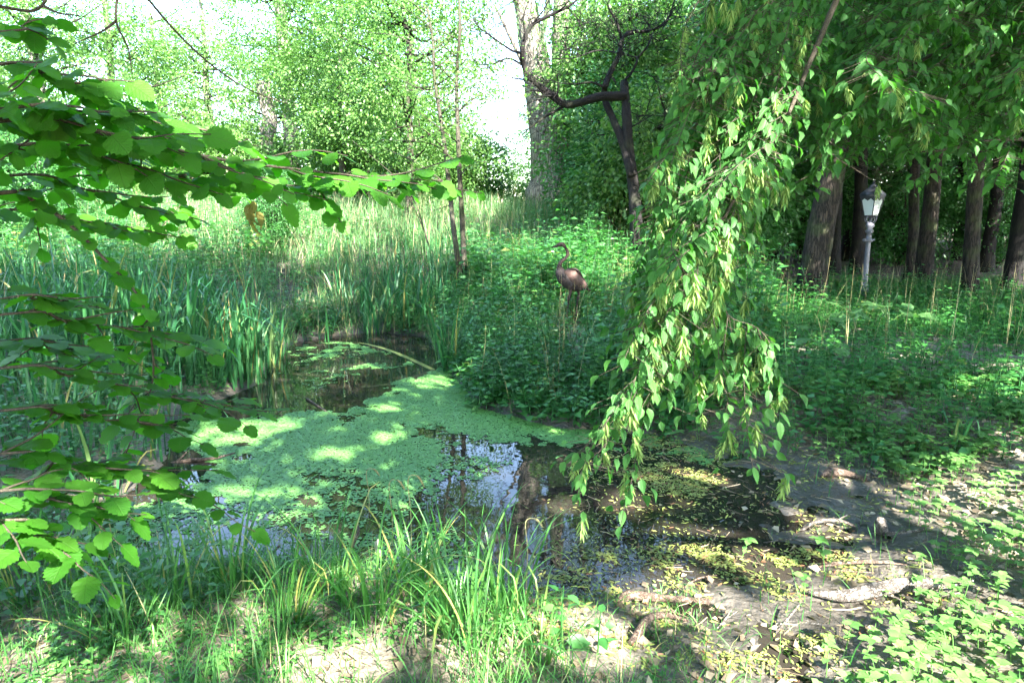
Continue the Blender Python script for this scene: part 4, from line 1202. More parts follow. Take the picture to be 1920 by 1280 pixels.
near_d = lambda x, y: (PD(x, y) > 0.12) * in_view(x, y, 0.3) * np.where(x > 0.15, 0.05 + 0.75 * sstep(2.35, 1.9, y), 1.0)
P = scatter(-3.2, 2.6, 1.0, 4.0, 18000, g, lambda x, y: near_d(x, y) * (0.08 + 0.92 * sstep(0.43, 0.56, fbm(x * 2.2, y * 2.2 + 5))))
grass_mass('near_grass', P, lambda x, y: 0.20 + 0.2 * fbm(x * 2, y * 2) - 0.12 * sstep(0.1, 0.6, x), 0.0052, 'grass', g, K=5, lean=0.4, curve=1.5, odd=0.09)
P = scatter(-3.2, 1.2, 1.0, 3.9, 5000, g, lambda x, y: (PD(x, y) > 0.1) * in_view(x, y, 0.3) * sstep(0.36, 0.55, fbm(x * 1.3 + 60, y * 1.3)) * np.where(x > 0.3, 0.3, 0.8))
plant_mass('near_herb_cover', P, LV, 0.42, 'grass', g)
P = scatter(-3.2, 1.0, 1.0, 3.6, 21000, g, lambda x, y: (PD(x, y) > 0.12) * in_view(x, y, 0.3) * (0.3 + 0.7 * sstep(0.35, 0.55, fbm(x * 1.1, y * 1.1 + 9))))
grass_mass('near_turf', P, 0.11, 0.005, 'grass', g, K=3, lean=0.6, curve=1.3, odd=0.12)
P = scatter(1.0, 5, 1.2, 6, 2500, g, lambda x, y: in_view(x, y, 0.3) * (PD(x, y) > 0.3) * 0.3 * sstep(0.45, 0.6, fbm(x * 1.2 + 3, y * 1.2)))
grass_mass('mud_grass', P, 0.2, 0.006, 'grass', g, K=4)


# ------------------------------------------------------------------ sword-leaved reed clumps
def blade_meshes(tag_, n, L, w, K, mat, g, bent, vee=0.18, curve=(0.05, 0.5)):
    out = []
    for i in range(n):
        fold = None
        cv = g.uniform(*curve); lean = g.uniform(0.0, 0.06)
        if g.random() < bent:
            fold = (np.array([g.uniform(0.5, 0.85)]), np.array([g.uniform(1.0, 2.1)]))
        V, F, uv, m = ribbons(np.zeros((1, 3)), np.array([0.0]), np.array([L]), np.array([w]), np.array([lean]), np.array([cv]), K, 2.0, np.array([g.normal() * 0.4]), fold=fold, vee=vee)
        me = mk_mesh('%s_%d' % (tag_, i), V, F, np.full(len(V), 0.5), uv); me.materials.append(M[mat])
        out.append(me)
    return out


g = np.random.default_rng(55)
IRIS = blade_meshes('iris_blade', 16, 1.25, 0.044, 11, 'iris', g, 0.6, curve=(0.1, 0.9))


def clump(name, label, cat, group, x, y, n, h, spread, meshes, g, lean=0.2, part='blade', fan=None):
    t = thing(name, label, cat, (x, y, H1(x, y) - 0.03), group)
    for k in range(n):
        o = obj(part, meshes[int(g.integers(len(meshes)))], None, t)
        a = g.random() * 6.283; r = spread * math.sqrt(g.random())
        o.location = (math.cos(a) * r, math.sin(a) * r, 0)
        az = a + g.normal() * 0.7
        tl = abs(g.normal()) * lean
        o.rotation_euler = (0, tl, az)
        s = h * (0.55 + 0.6 * g.random())
        o.scale = (s * 0.9 + 0.1, s * 0.9 + 0.1, s)
    return t


GI = 'sword-leaved clumps of the reed bed on the left bank'
IL = ['%s clump from the left along the water edge of the left reed bed' % ORD[q] for q in range(9)] + ['%s clump from the left in the second row of the reed bed' % ORD[q] for q in (2, 3, 4, 5, 6, 7, 1, 0)] + ['%s clump from the left in the rearmost row of the reed bed' % ORD[q] for q in range(3)]
for (u, v, n, h) in [(60, 800, 20, 1.05), (150, 790, 20, 1.0), (240, 745, 22, 1.1), (300, 735, 22, 1.1), (350, 728, 24, 1.1), (400, 724, 24, 1.05), (445, 718, 22, 1.0), (480, 705, 20, 0.95), (500, 685, 16, 0.85),
                     (120, 735, 20, 1.1), (200, 715, 22, 1.15), (280, 700, 22, 1.15), (340, 695, 22, 1.1), (400, 685, 22, 1.05), (450, 675, 18, 1.0), (20, 740, 18, 1.1), (-40, 790, 18, 1.1),
                     (100, 690, 16, 1.1), (180, 670, 16, 1.1), (260, 660, 16, 1.1)]:
    p = G(u, v, 0.05)
    clump('iris_clump', IL.pop(0), 'reed', GI, p[0], p[1], n, h, 0.24, IRIS, g)
GM = 'sword-leaved clumps at the back of the pond'
ML = ['second from the left at the shore', 'third from the left at the shore', 'fourth from the left at the shore', 'fifth from the left at the shore', 'leftmost of the upper ones', 'in the middle of the upper ones', 'rightmost of the upper ones beside the saplings', 'the lowest and sparsest, leftmost at the shore']
for (u, v, n, h) in [(690, 615, 18, 0.95), (730, 610, 20, 1.0), (775, 612, 20, 1.0), (810, 605, 16, 0.95), (655, 600, 14, 0.85), (760, 590, 16, 0.95), (840, 590, 14, 0.9), (600, 625, 9, 0.6)]:
    p = G(u, v, 0.1)
    clump('iris_clump', 'sword leaf clump behind the pond, ' + ML.pop(0), 'reed', GM, p[0], p[1], n, h, 0.26, IRIS, g)
p = G(838, 690, 0.02)
clump('iris_clump', 'fan of bright sword leaves at the right tip of the back water', 'reed', None, p[0], p[1], 18, 0.95, 0.16, IRIS, g, lean=0.38)
p = G(1790, 860, 0.05)
clump('iris_clump', 'small clump of sword leaves among the low herbs on the right bank', 'reed', None, p[0], p[1], 9, 0.42, 0.08, IRIS, g, lean=0.35)
p = G(200, 930, 0.05)
clump('iris_clump', 'dark sword leaves rising from the mud under the lower hazel twigs', 'reed', None, p[0], p[1], 14, 0.6, 0.2, IRIS, g, lean=0.4)
for (u, v, n, h, lab) in [(70, 870, 16, 0.85, 'dark sword leaf clump nearest the left edge below the reed bed'), (170, 855, 16, 0.75, 'dark sword leaf clump on the mud below the reed bed, second from the left'),
                          (235, 815, 14, 0.7, 'dark sword leaf clump on the mud below the reed bed, third from the left'), (330, 775, 12, 0.6, 'short sword leaf clump in front of the reed bed at the duckweed edge')]:
    p = G(u, v, 0.1); clump('iris_clump', lab, 'reed', None, p[0], p[1], n, h, 0.2, IRIS, g, lean=0.3)
p = G(290, 850, 0.05)
clump('iris_clump', 'lone leaning sword leaves at the near corner of the reed bed', 'reed', None, p[0], p[1], 9, 0.6, 0.15, IRIS, g, lean=0.5)
# the reed mass filling in between
reedp = pix_poly([(-300, 860), (100, 815), (330, 742), (500, 716), (525, 672), (480, 640), (200, 600), (-300, 640)])
P = scatter(-9, -1.5, 5, 13, 5200, g, lambda x, y: (poly_sd(reedp, x, y) < 0.1) * 0.6)
n = len(P)
V, F, uv, m = ribbons(P - np.array([0, 0, 0.03]), g.random(n) * 6.283, 1.15 * (0.55 + 0.6 * g.random(n)), 0.030 * (0.6 + 0.7 * g.random(n)), np.abs(g.normal(size=n)) * 0.16, g.random(n) * 0.7, 8, 2.0, g.normal(size=n) * 0.5,
                      fold=(g.uniform(0.5, 0.9, n), np.where(g.random(n) < 0.4, g.uniform(0.8, 2.0, n), 0)))
stuff('reeds', mk_mesh('reeds', V, F, np.repeat(np.where(g.random(n) < 0.07, 0.98, g.random(n) * 0.88), m), uv), M['reeds'])
backp = pix_poly([(640, 622), (700, 618), (820, 625), (870, 600), (860, 560), (640, 575)])
P = scatter(-5, 1, 9, 15, 2600, g, lambda x, y: (poly_sd(backp, x, y) < 0.1) * 0.7)
n = len(P)
V, F, uv, m = ribbons(P, g.random(n) * 6.283, 0.95 * (0.55 + 0.6 * g.random(n)), 0.020 * (0.6 + 0.7 * g.random(n)), np.abs(g.normal(size=n)) * 0.12, g.random(n) * 0.6, 6, 2.0, g.normal(size=n) * 0.5,
                      fold=(g.uniform(0.5, 0.9, n), np.where(g.random(n) < 0.4, g.uniform(0.8, 2.0, n), 0)))
stuff('back_reeds', mk_mesh('back_reeds', V, F, np.repeat(np.where(g.random(n) < 0.07, 0.98, g.random(n) * 0.88), m), uv), M['reeds'])

# ------------------------------------------------------------------ sedges in the foreground
SED = blade_meshes('sedge_blade', 14, 0.62, 0.0115, 10, 'sedge', g, 0.15, curve=(0.6, 1.9))
GS = 'sedge clumps along the near edge of the pond'


def sedge(u, v, n, h, label, lean=0.42):
    p = G(u, v, 0.1)
    t = thing('sedge_clump', label, 'grass', (p[0], p[1], H1(p[0], p[1]) - 0.02), GS)
    for k in range(n):
        o = obj('blade', SED[int(g.integers(len(SED)))], None, t)
        a = g.random() * 6.283; r = 0.09 * math.sqrt(g.random())
        o.location = (math.cos(a) * r, math.sin(a) * r, 0)
        o.rotation_euler = (0, abs(g.normal()) * lean, a + g.normal() * 0.5)
        s = h * (0.5 + 0.7 * g.random()); o.scale = (s, s * (0.8 + 0.6 * g.random()), s)
    return t


for (u, v, n, h, lab) in [
        (330, 1160, 40, 1.0, 'arching sedge clump reaching over the dark water, leftmost of the near ones'),
        (440, 1120, 46, 1.05, 'sedge clump with blades leaning left over the duckweed water'),
        (545, 1190, 42, 0.9, 'sunlit sedge clump below the leaning one'),
        (620, 1120, 44, 1.0, 'upright sedge clump beside the pale scrap of bark'),
        (700, 1180, 46, 1.0, 'pale sunlit sedge clump in the middle of the near bank'),
        (780, 1110, 46, 1.0, 'sedge clump at the water edge below the tree reflections'),
        (860, 1200, 48, 1.1, 'big dark sedge clump at the bottom of the picture right of the middle'),
        (950, 1150, 46, 1.0, 'sedge clump furthest out on the right, arching over fallen bracts'),
        (900, 1260, 30, 0.95, 'broad sedge clump at the bottom edge in front of the big dark one'),
        (60, 1130, 34, 0.95, 'dark sedge clump at the left edge below the hazel twigs'), (170, 1100, 34, 0.95, 'dark sedge clump closing the left end of the near water'), (130, 1010, 30, 0.9, 'shaded sedge clump under the lowest hazel leaves'),
        (250, 1240, 26, 0.8, 'short sedge clump at the bottom left in the sun'),
        (1010, 1250, 24, 0.8, 'low sedge clump at the bottom edge beside the mud')]:
    sedge(u, v + 12, n, h, lab)
# seed stalks
for (u, v, h, lab) in [(690, 960, 0.42, 'thin upright reed stalk standing in the water at the duckweed edge'), (735, 1060, 0.5, 'brown nodding sedge flower stalk, left one at the water edge'),
                       (770, 1070, 0.55, 'brown nodding sedge flower stalk, right one at the water edge'), (985, 1120, 0.4, 'dry bent stalk leaning over the bracts right of the sedges'), (215, 1090, 0.42, 'yellowing reed blade standing at the left water edge')]:
    p = G(u, v, 0.0); t = thing('dry_stalk', lab, 'stalk', (p[0], p[1], H1(p[0], p[1])))
    A = Acc(); q = cat_rom([(0, 0, -0.05), (0.01, 0, h * 0.6), (0.0, 0, h), (0.05, 0, h * 1.04), (0.085, 0, h * 0.93)], 4)
    A.add(*tube(q, np.linspace(0.0035, 0.0015, len(q)), 5), T=0.5); obj('stem', A.mesh('stem', True), M['stalk'], t)
    A = Acc(); A.add(*tube(q[-6:], np.array([0.002, 0.005, 0.006, 0.006, 0.005, 0.002]), 6), T=0.2); obj('spike', A.mesh('spike', True), M['stalk'], t)

# ------------------------------------------------------------------ duckweed
mats = [pix_poly(q) for q in [
    [(290, 835), (325, 805), (400, 782), (520, 778), (560, 772), (640, 788), (700, 748), (770, 712), (810, 696), (850, 688), (915, 762), (1000, 786), (1105, 800), (1110, 835), (985, 826), (905, 828), (860, 826), (800, 800), (760, 800), (790, 820), (860, 830), (830, 860), (795, 895), (745, 905), (700, 925), (660, 885), (590, 890), (545, 925), (500, 960), (440, 955), (390, 915), (400, 870), (350, 850)],
    [(215, 945), (330, 930), (430, 945), (420, 985), (300, 985), (200, 990)]]]
thin = [pix_poly(q) for q in [
    [(575, 697), (640, 692), (720, 682), (770, 676), (775, 684), (700, 694), (600, 704)],
    [(540, 650), (640, 640), (720, 660), (660, 672), (560, 672)],
    [(1050, 808), (1240, 818), (1360, 850), (1330, 880), (1200, 850), (1080, 838)],
    [(470, 950), (640, 900), (620, 960), (560, 1010), (420, 1020)],
    [(690, 900), (800, 860), (800, 905), (780, 960), (690, 960)]]]
sp = 0.0118
xs, ys = np.meshgrid(np.arange(-5.5, 3, sp), np.arange(2.6, 10.5, sp), indexing='ij')
xs = xs.ravel() + (g.random(xs.size) - 0.5) * sp; ys = ys.ravel() + (g.random(ys.size) - 0.5) * sp
wrp = (fbm(xs * 2.2, ys * 2.2) - 0.47) * 0.5 + (fbm(xs * 9, ys * 9, 4) - 0.46) * 0.45 + (g.random(len(xs)) - 0.5) * 0.06
keep = np.zeros(len(xs), bool)
for q in mats:
    keep |= poly_sd(q, xs, ys) + wrp < 0.0
hole = fbm(xs * 3.1 + 50, ys * 3.1) > 0.76
keep &= ~hole & (g.random(len(xs)) < 0.985)
for q in thin:
    keep |= (poly_sd(q, xs, ys) + wrp * 0.7 < 0) & (fbm(xs * 6, ys * 6 + 20, 3) > 0.47) & (g.random(len(xs)) < 0.75)
keep |= (PD(xs, ys) < -0.05) & (fbm(xs * 1.4 + 12, ys * 1.4, 4) > 0.60) & (fbm(xs * 14, ys * 14 + 20, 2) > 0.42) & (g.random(len(xs)) < 0.3) & (xs < 0.6)
keep |= (PD(xs, ys) < 0) & (xs < -0.2) & (ys < 5.2) & (fbm(xs * 3 + 31, ys * 3, 4) > 0.47) & (fbm(xs * 16, ys * 16 + 20, 2) > 0.36) & (g.random(len(xs)) < 0.42)
keep &= PD(xs, ys) < 0.1
xs, ys = xs[keep], ys[keep]; n = len(xs)
th = g.random(n) * 6.283
hexv = np.array([[math.cos(k * math.pi / 2.5), 0.85 * math.sin(k * math.pi / 2.5), 0] for k in range(5)])
hexf = np.array([[0, 1, 2], [0, 2, 3], [0, 3, 4]])
R = np.zeros((n, 3, 3)); s = sp * 0.98 * (0.6 + 0.7 * g.random(n))
R[:, 0, 0] = np.cos(th); R[:, 0, 1] = -np.sin(th); R[:, 1, 0] = np.sin(th); R[:, 1, 1] = np.cos(th); R[:, 2, 0] = g.normal(size=n) * 0.1; R[:, 2, 1] = g.normal(size=n) * 0.1; R[:, 2, 2] = 1
V, F = tile(hexv, hexf, R * s[:, None, None], np.stack([xs, ys, 0.003 + 0.004 * g.random(n)], 1))
T = np.clip(0.15 + 0.55 * fbm(xs * 1.5, ys * 1.5) + 0.3 * (g.random(n) - 0.3), 0, 0.9)
stuff('duckweed', mk_mesh('duckweed', V, F, np.repeat(T, 5)), M['duckweed'], 'green duckweed mat floating on the pond', 'duckweed')

# ------------------------------------------------------------------ fallen bracts and leaves on the mud
g = np.random.default_rng(91)
n0 = 230000
x = g.uniform(-0.6, 5.0, n0); y = g.uniform(1.3, 6.6, n0)
litp = pix_poly([(930, 1130), (1050, 1000), (1180, 880), (1200, 830), (1330, 840), (1500, 860), (1650, 930), (1750, 1050), (1720, 1200), (1500, 1300), (1050, 1300)])
dd = poly_sd(litp, x, y)
pr = sstep(0.35, -0.35, dd) * (0.12 + 1.2 * sstep(0.38, 0.62, fbm(x * 1.7 + 40, y * 1.7))) * (0.12 + 0.88 * sstep(0.40, 0.58, fbm(x * 6, y * 6)))
k = g.random(n0) < pr * 0.95
x, y = x[k], y[k]; n = len(x)
z = np.maximum(H(x, y), 0.0) + 0.004 + 0.006 * g.random(n)
D = np.stack([g.normal(size=n), g.normal(size=n), g.normal(size=n) * 0.10], 1); D[:, 0] += 0.25
nor = np.array([0, 0, 1.0]) + g.normal(size=(n, 3)) * 0.45
LB_V = np.array([[0, 0, 0], [0.13, 0.25, 0.03], [0.12, 0.65, 0.03], [0, 1, 0.0], [-0.12, 0.65, 0.04], [-0.13, 0.25, 0.03]]); LB_F = np.array([[0, 1, 5], [1, 2, 5], [2, 4, 5], [2, 3, 4]])
V, F = tile(LB_V, LB_F, frames(D, nor, 0.030 * (0.45 + 1.0 * g.random(n))), np.stack([x, y, z], 1))
stuff('fallen_bracts', mk_mesh('fallen_bracts', V, F, np.repeat(np.where(g.random(n) < 0.10, 0.99, np.clip(g.random(n) ** 0.8, 0, 0.9)), 6)), M['litter'], 'yellow green seed bracts strewn over the mud and shallow water', 'leaf litter')
P = scatter(0.5, 5.5, 1.2, 6.5, 9000, g, lambda x, y: in_view(x, y, 0.4) * np.maximum(sstep(0.1, 0.9, poly_sd(litp, x, y) + 0.3), 0.22) * 0.9)
P2 = scatter(-3, 1, 1.0, 3.6, 1600, g, lambda x, y: PD(x, y) > 0.05)
P = np.concatenate([P, P2, scatter(5, 18, 13, 26, 1500, g, lambda x, y: in_view(x, y) * 0.8)]); n = len(P)
nor = np.array([0, 0, 1.0]) + g.normal(size=(n, 3)) * 0.4
V, F = tile(OV4_V, OV4_F, frames(np.stack([g.normal(size=n), g.normal(size=n), g.normal(size=n) * 0.2], 1), nor, 0.05 * (0.5 + g.random(n))), P + np.array([0, 0, 0.012]))
stuff('dead_leaves', mk_mesh('dead_leaves', V, F, np.repeat(g.random(n), 5)), M['brown_litter'])

P = np.concatenate([scatter(0.4, 5.5, 1.4, 6.2, 2600, g, lambda x, y: in_view(x, y, 0.3) * (0.3 + 0.7 * sstep(0.4, 0.6, fbm(x * 2, y * 2)))), scatter(-3, 0.6, 1.0, 3.2, 300, g, lambda x, y: PD(x, y) > 0.05)])
n = len(P); P[:, 2] = np.maximum(P[:, 2], 0) + 0.006
a = g.random(n) * 6.283; L_ = g.uniform(0.02, 0.16, n) ** 1.0; D = np.stack([np.cos(a), np.sin(a), g.normal(size=n) * 0.12], 1); W = np.stack([-np.sin(a), np.cos(a), 0 * a], 1); r = g.uniform(0.001, 0.003, n)
m_ = P + D * (L_ * 0.5)[:, None] + W * (g.normal(size=n) * 0.12 * L_)[:, None]; e_ = P + D * L_[:, None]
rows = []
for c in (P, m_, e_):
    rows += [c + W * r[:, None], c - W * r[:, None], c + np.array([0, 0, 1.0]) * (1.6 * r)[:, None]]
V = np.stack(rows, 1); tf = []
for k in (0, 3):
    for p_, q_ in ((0, 1), (1, 2), (2, 0)):
        tf += [(k + p_, k + q_, k + q_ + 3), (k + p_, k + q_ + 3, k + p_ + 3)]
F = np.array(tf)[None] + (np.arange(n) * 9)[:, None, None]
stuff('twig_litter', mk_mesh('twig_litter', V.reshape(-1, 3), F.reshape(-1, 3), np.repeat(g.random(n), 9)), M['brown_litter'])
P = np.concatenate([scatter(2, 14, 6.5, 16, 1500, g, lambda x, y: in_view(x, y) * (PD(x, y) > 1.0) * 0.6), scatter(-10, 3, 9.5, 18, 1500, g, lambda x, y: in_view(x, y) * (PD(x, y) > 0.3) * 0.6), scatter(-0.5, 4, 6, 12, 400, g, lambda x, y: (poly_sd(bank, x, y) < 0) * 0.7)])
n = len(P)
V, F, uv, m = ribbons(P, g.random(n) * 6.283, g.uniform(0.4, 1.15, n), g.uniform(0.004, 0.008, n), np.abs(g.normal(size=n)) * 0.25, g.normal(size=n) * 0.5, 4, 1.5, prof=lambda q: 1 - 0.7 * q)
stuff('dry_stems', mk_mesh('dry_stems', V, F, np.repeat(g.random(n), m), uv), M['stalk'])

# ------------------------------------------------------------------ logs and sticks
def log(name, label, cat, pts, r, mat, sides=9, wob=0.13, branches=(), lift=0.0, part='stem'):
    q = []
    for (u, v, h) in pts:
        p = G(u, v, 0.02 + h); q.append(np.array([p[0], p[1], max(H1(p[0], p[1]), -0.01) + h + lift]))
    q = np.array(q); o = q[0].copy(); o[2] = H1(o[0], o[1])
    t = thing(name, label, cat, o)
    P = cat_rom(q - o, 5)
    rr = np.interp(np.linspace(0, 1, len(P)), np.linspace(0, 1, len(r)), r)
    A = Acc(); A.add(*tube(P, rr, sides, wob=wob, seed=len(label)))
    obj(part, A.mesh(part, True), M[mat], t)
    for b, br in branches:
        qq = []
        for (u, v, h) in b:
            p = G(u, v, 0.02 + h); qq.append(np.array([p[0], p[1], max(H1(p[0], p[1]), -0.01) + h + lift]) - o)
        A = Acc(); A.add(*tube(cat_rom(qq, 4), np.linspace(br, br * 0.4, (len(qq) - 1) * 4 + 1), 6, wob=wob, seed=3)); obj('side_branch', A.mesh('side_branch', True), M[mat], t)
    return t


log('dead_log', 'pale grey weathered log lying across the mud, the biggest one', 'log', [(1515, 1108, 0.02), (1580, 1112, 0.04), (1640, 1102, 0.05), (1690, 1092, 0.06), (1745, 1088, 0.07)], (0.012, 0.03, 0.036, 0.034, 0.03), 'deadwood', 10,
    branches=[([(1735, 1090, 0.06), (1790, 1095, 0.04), (1825, 1085, 0.07)], 0.016), ([(1690, 1090, 0.05), (1740, 1110, 0.04), (1800, 1108, 0.03)], 0.012)])
log('dead_log', 'brownish wet log stub in the bracts at the middle of the mud', 'log', [(1150, 1130, 0.0), (1180, 1112, 0.03), (1240, 1116, 0.025), (1330, 1118, 0.015)], (0.008, 0.024, 0.019, 0.015), 'wetwood', 9,
    branches=[([(1190, 1112, 0.03), (1170, 1125, 0.01), (1152, 1142, 0.0)], 0.012)])
log('dead_branch', 'dark curved root at the bottom of the mud', 'branch', [(1180, 1232, 0.01), (1195, 1200, 0.03), (1215, 1160, 0.05), (1250, 1148, 0.03), (1290, 1158, 0.0)], (0.012, 0.02, 0.018, 0.013, 0.006), 'wetwood')
log('dead_branch', 'pale arched branch springing out of the mud', 'branch', [(1500, 988, 0.0), (1530, 972, 0.03), (1570, 970, 0.045), (1605, 983, 0.01)], (0.009, 0.012, 0.012, 0.007), 'deadwood', branches=[([(1570, 970, 0.045), (1595, 962, 0.05), (1620, 972, 0.02)], 0.006)])
log('dead_twig', 'thin pale twig bent down at its right end on the mud', 'twig', [(1432, 1008, 0.02), (1480, 1005, 0.035), (1545, 1011, 0.04)], (0.003, 0.005, 0.006), 'deadwood', 6, branches=[([(1545, 1010, 0.04), (1548, 1028, 0.02), (1552, 1046, 0.0)], 0.006)])
log('dead_branch', 'dark bundle of thin sticks lying behind the biggest log', 'branch', [(1525, 1060, 0.02), (1580, 1052, 0.02), (1640, 1055, 0.02), (1700, 1062, 0.02)], (0.006, 0.009, 0.008, 0.004), 'wetwood', 6, branches=[([(1540, 1052, 0.02), (1600, 1048, 0.03), (1640, 1050, 0.02)], 0.005), ([(1560, 1066, 0.01), (1640, 1070, 0.02)], 0.005)])
log('dead_log', 'short brown stump of wood at the far edge of the mud', 'log', [(1540, 893, 0.0), (1556, 884, 0.04), (1590, 890, 0.03), (1625, 898, 0.01)], (0.012, 0.035, 0.024, 0.012), 'wetwood')
log('dead_log', 'stubby pale broken wood block near the right side of the mud', 'log', [(1650, 992, -0.02), (1652, 980, 0.08), (1650, 972, 0.14)], (0.045, 0.04, 0.02), 'deadwood', 10, 0.3, branches=[([(1655, 995, 0.02), (1700, 996, 0.02), (1745, 994, 0.0)], 0.012)])
log('dead_twig', 'short pale stick poking up in front of the biggest log', 'twig', [(1455, 1180, 0.0), (1475, 1158, 0.04), (1500, 1130, 0.08)], (0.005, 0.006, 0.004), 'deadwood', 6)
log('dead_twig', 'thin forked twig at the bottom middle of the mud', 'twig', [(1345, 1172, 0.0), (1362, 1150, 0.02), (1375, 1132, 0.05)], (0.004, 0.005, 0.003), 'deadwood', 6, branches=[([(1365, 1150, 0.02), (1385, 1140, 0.04)], 0.003)])
log('dead_twig', 'long thin twig left of the arched branch, among the bracts', 'twig', [(1280, 1095, 0.0), (1310, 1075, 0.02), (1345, 1068, 0.02)], (0.003, 0.005, 0.003), 'wetwood', 6, branches=[([(1320, 1072, 0.02), (1345, 1090, 0.0)], 0.003)])
log('dead_branch', 'reddish stick slanting out of the near water', 'branch', [(652, 1040, -0.02), (662, 1010, 0.03), (672, 985, 0.08), (668, 972, 0.1)], (0.012, 0.01, 0.008, 0.006), 'wetwood', 7)
log('dead_branch', 'black wet stick poking out of the water beside the sedges', 'branch', [(500, 1045, -0.02), (510, 1028, 0.03), (524, 1012, 0.07)], (0.01, 0.009, 0.006), 'wetwood', 7)
log('dead_branch', 'dark branch lying in the mud under the reed bed', 'branch', [(320, 862, 0.0), (360, 855, 0.02), (400, 852, 0.03), (440, 842, 0.06)], (0.014, 0.016, 0.012, 0.006), 'wetwood', 7, branches=[([(330, 858, 0.01), (345, 845, 0.04), (350, 838, 0.06)], 0.008)])
log('dead_branch', 'thin dark branch lying across the open water below the reeds', 'branch', [(575, 742, 0.02), (610, 765, 0.01), (650, 795, 0.0)], (0.012, 0.009, 0.005), 'wetwood', 6)
log('dead_twig', 'thin twig standing in the low herbs beyond the right side mud', 'twig', [(1838, 1085, 0.0), (1860, 1068, 0.05), (1885, 1052, 0.09)], (0.004, 0.005, 0.003), 'deadwood', 6)
p = G(708, 1055, 0.1)
A = Acc(); V, F = tube(cat_rom([(0, 0, 0), (0.006, 0, 0.05), (0.0, 0.01, 0.10), (0.012, 0.01, 0.13)], 4), np.interp(np.linspace(0, 1, 13), [0, 0.4, 0.8, 1], [0.008, 0.018, 0.014, 0.004]), 9, wob=0.5, seed=8)
V[:, 1] *= 0.35; A.add(V, F)
sc_ = obj('bark_scrap', A.mesh('bark_scrap', True), plain_mat('pale_bark', (0.55, 0.48, 0.4), 0.8, noise=0.25, scale=60), loc=(p[0], p[1], H1(p[0], p[1]) + 0.06))
tag(sc_, 'pale upright scrap of bark between the sedges at the water edge', 'bark')

# ------------------------------------------------------------------ seedlings on the right foreground
def seedling_mesh(i):
    g = np.random.default_rng(600 + i); A = Acc(); h = 0.10 + 0.05 * g.random()
    s = np.linspace(0, 1, 4); P = np.stack([0.02 * s * s, 0 * s, h * s], 1)
    A.add(*tube(P, np.linspace(0.0022, 0.0014, 4), 4, cap=False), T=0.4)
    for lev, (zz, nl, ll) in enumerate([(1.0, 5, 0.042), (0.62, 2 + i % 2, 0.034)]):
        a0 = g.random() * 6.28
        a = a0 + np.arange(nl) * 6.283 / nl + g.normal(size=nl) * 0.2
        d = np.stack([np.cos(a), np.sin(a), 0.12 * g.normal(size=nl) + 0.02], 1)
        V, F = tile(OV_V * np.array([1.25, 1, 0.8]), OV_F, frames(d, np.array([0, 0, 1.0]) + g.normal(size=(nl, 3)) * 0.15, ll * (0.8 + 0.4 * g.random(nl))), np.tile(P[-1] * zz, (nl, 1)))
        A.add(V, F, T=np.repeat(g.random(nl) * 0.85, 7))
    me = A.mesh('seedling_%d' % i); me.materials.append(M['seedling']); return me


SM = [seedling_mesh(i) for i in range(7)]
g = np.random.default_rng(432)
P = scatter(1.2, 6.5, 1.3, 6.5, 10000, g, lambda x, y: in_view(x, y, 0.3) * sstep(-0.15, 0.75, poly_sd(litp, x, y) + 0.1) * (0.25 + 0.75 * sstep(0.42, 0.58, fbm(x * 1.4 + 7, y * 1.4))))
P = np.concatenate([P, scatter(1.1, 3.2, 2.0, 3.6, 40, g, lambda x, y: 0.5 + 0 * x)])
order = np.argsort(P[:, 1]); near, rest = P[order[:290]], P[order[290:]]
GSD = 'pale green seedlings on the sunny mud'
for q in near:
    o = obj('seedling', SM[int(g.integers(7))], None, None, tuple(q - np.array([0, 0, 0.005])))
    o.rotation_euler = (g.normal() * 0.12, g.normal() * 0.12, g.random() * 6.28); s = 0.7 + 0.6 * g.random(); o.scale = (s, s, s)
    tag(o, 'small pale green seedling with a whorl of leaves on the sunny mud', 'seedling', GSD)
if len(rest):
    tvs = []
    for me in SM:
        v = np.empty(len(me.vertices) * 3, np.float32); me.vertices.foreach_get('co', v); f = np.empty(len(me.loops), np.int32); me.loops.foreach_get('vertex_index', f)
        tt = np.empty(len(me.vertices), np.float32); me.attributes['tone'].data.foreach_get('value', tt); tvs.append((v.reshape(-1, 3), f.reshape(-1, 3), tt))
    plant_mass('seedling_cover', rest, tvs, 1.0, 'seedling', g)

# single plants that stand out
def nettle(u, v, h, label, leaf=0.11, pairs=8, z=0.1, seed=0):
    p = G(u, v, z); V, F, T = herb_variant(700 + seed, h, pairs, leaf, tv=OV_V, tf=OV_F)
    o = obj('herb_plant', mk_mesh('herb_plant', V, F, np.clip(T + 0.15, 0, 0.88)), M['herb'], None, (p[0], p[1], H1(p[0], p[1])))
    tag(o, label, 'plant')


nettle(1545, 580, 1.05, 'tall sunlit nettle with a flower spike in front of the thick trunk', 0.14, 9, seed=1)
nettle(1900, 600, 0.9, 'tall leafy herb catching the sun at the right edge', 0.14, 8, seed=2)
nettle(1775, 760, 0.55, 'upright pale herb with pointed leaves on the right bank', 0.12, 6, seed=3)
nettle(1690, 780, 0.5, 'sunlit herb with broad leaves in the middle of the right bank', 0.12, 6, seed=4)
nettle(1745, 600, 0.9, 'thin umbel plant standing right of the lamp foot', 0.10, 6, seed=5)
nettle(1050, 1275, 0.3, 'leafy nettle at the bottom edge beside the sedges', 0.09, 4, z=0.05, seed=6)
nettle(1120, 1260, 0.24, 'small nettle at the bottom edge on the mud margin', 0.08, 4, z=0.05, seed=7)


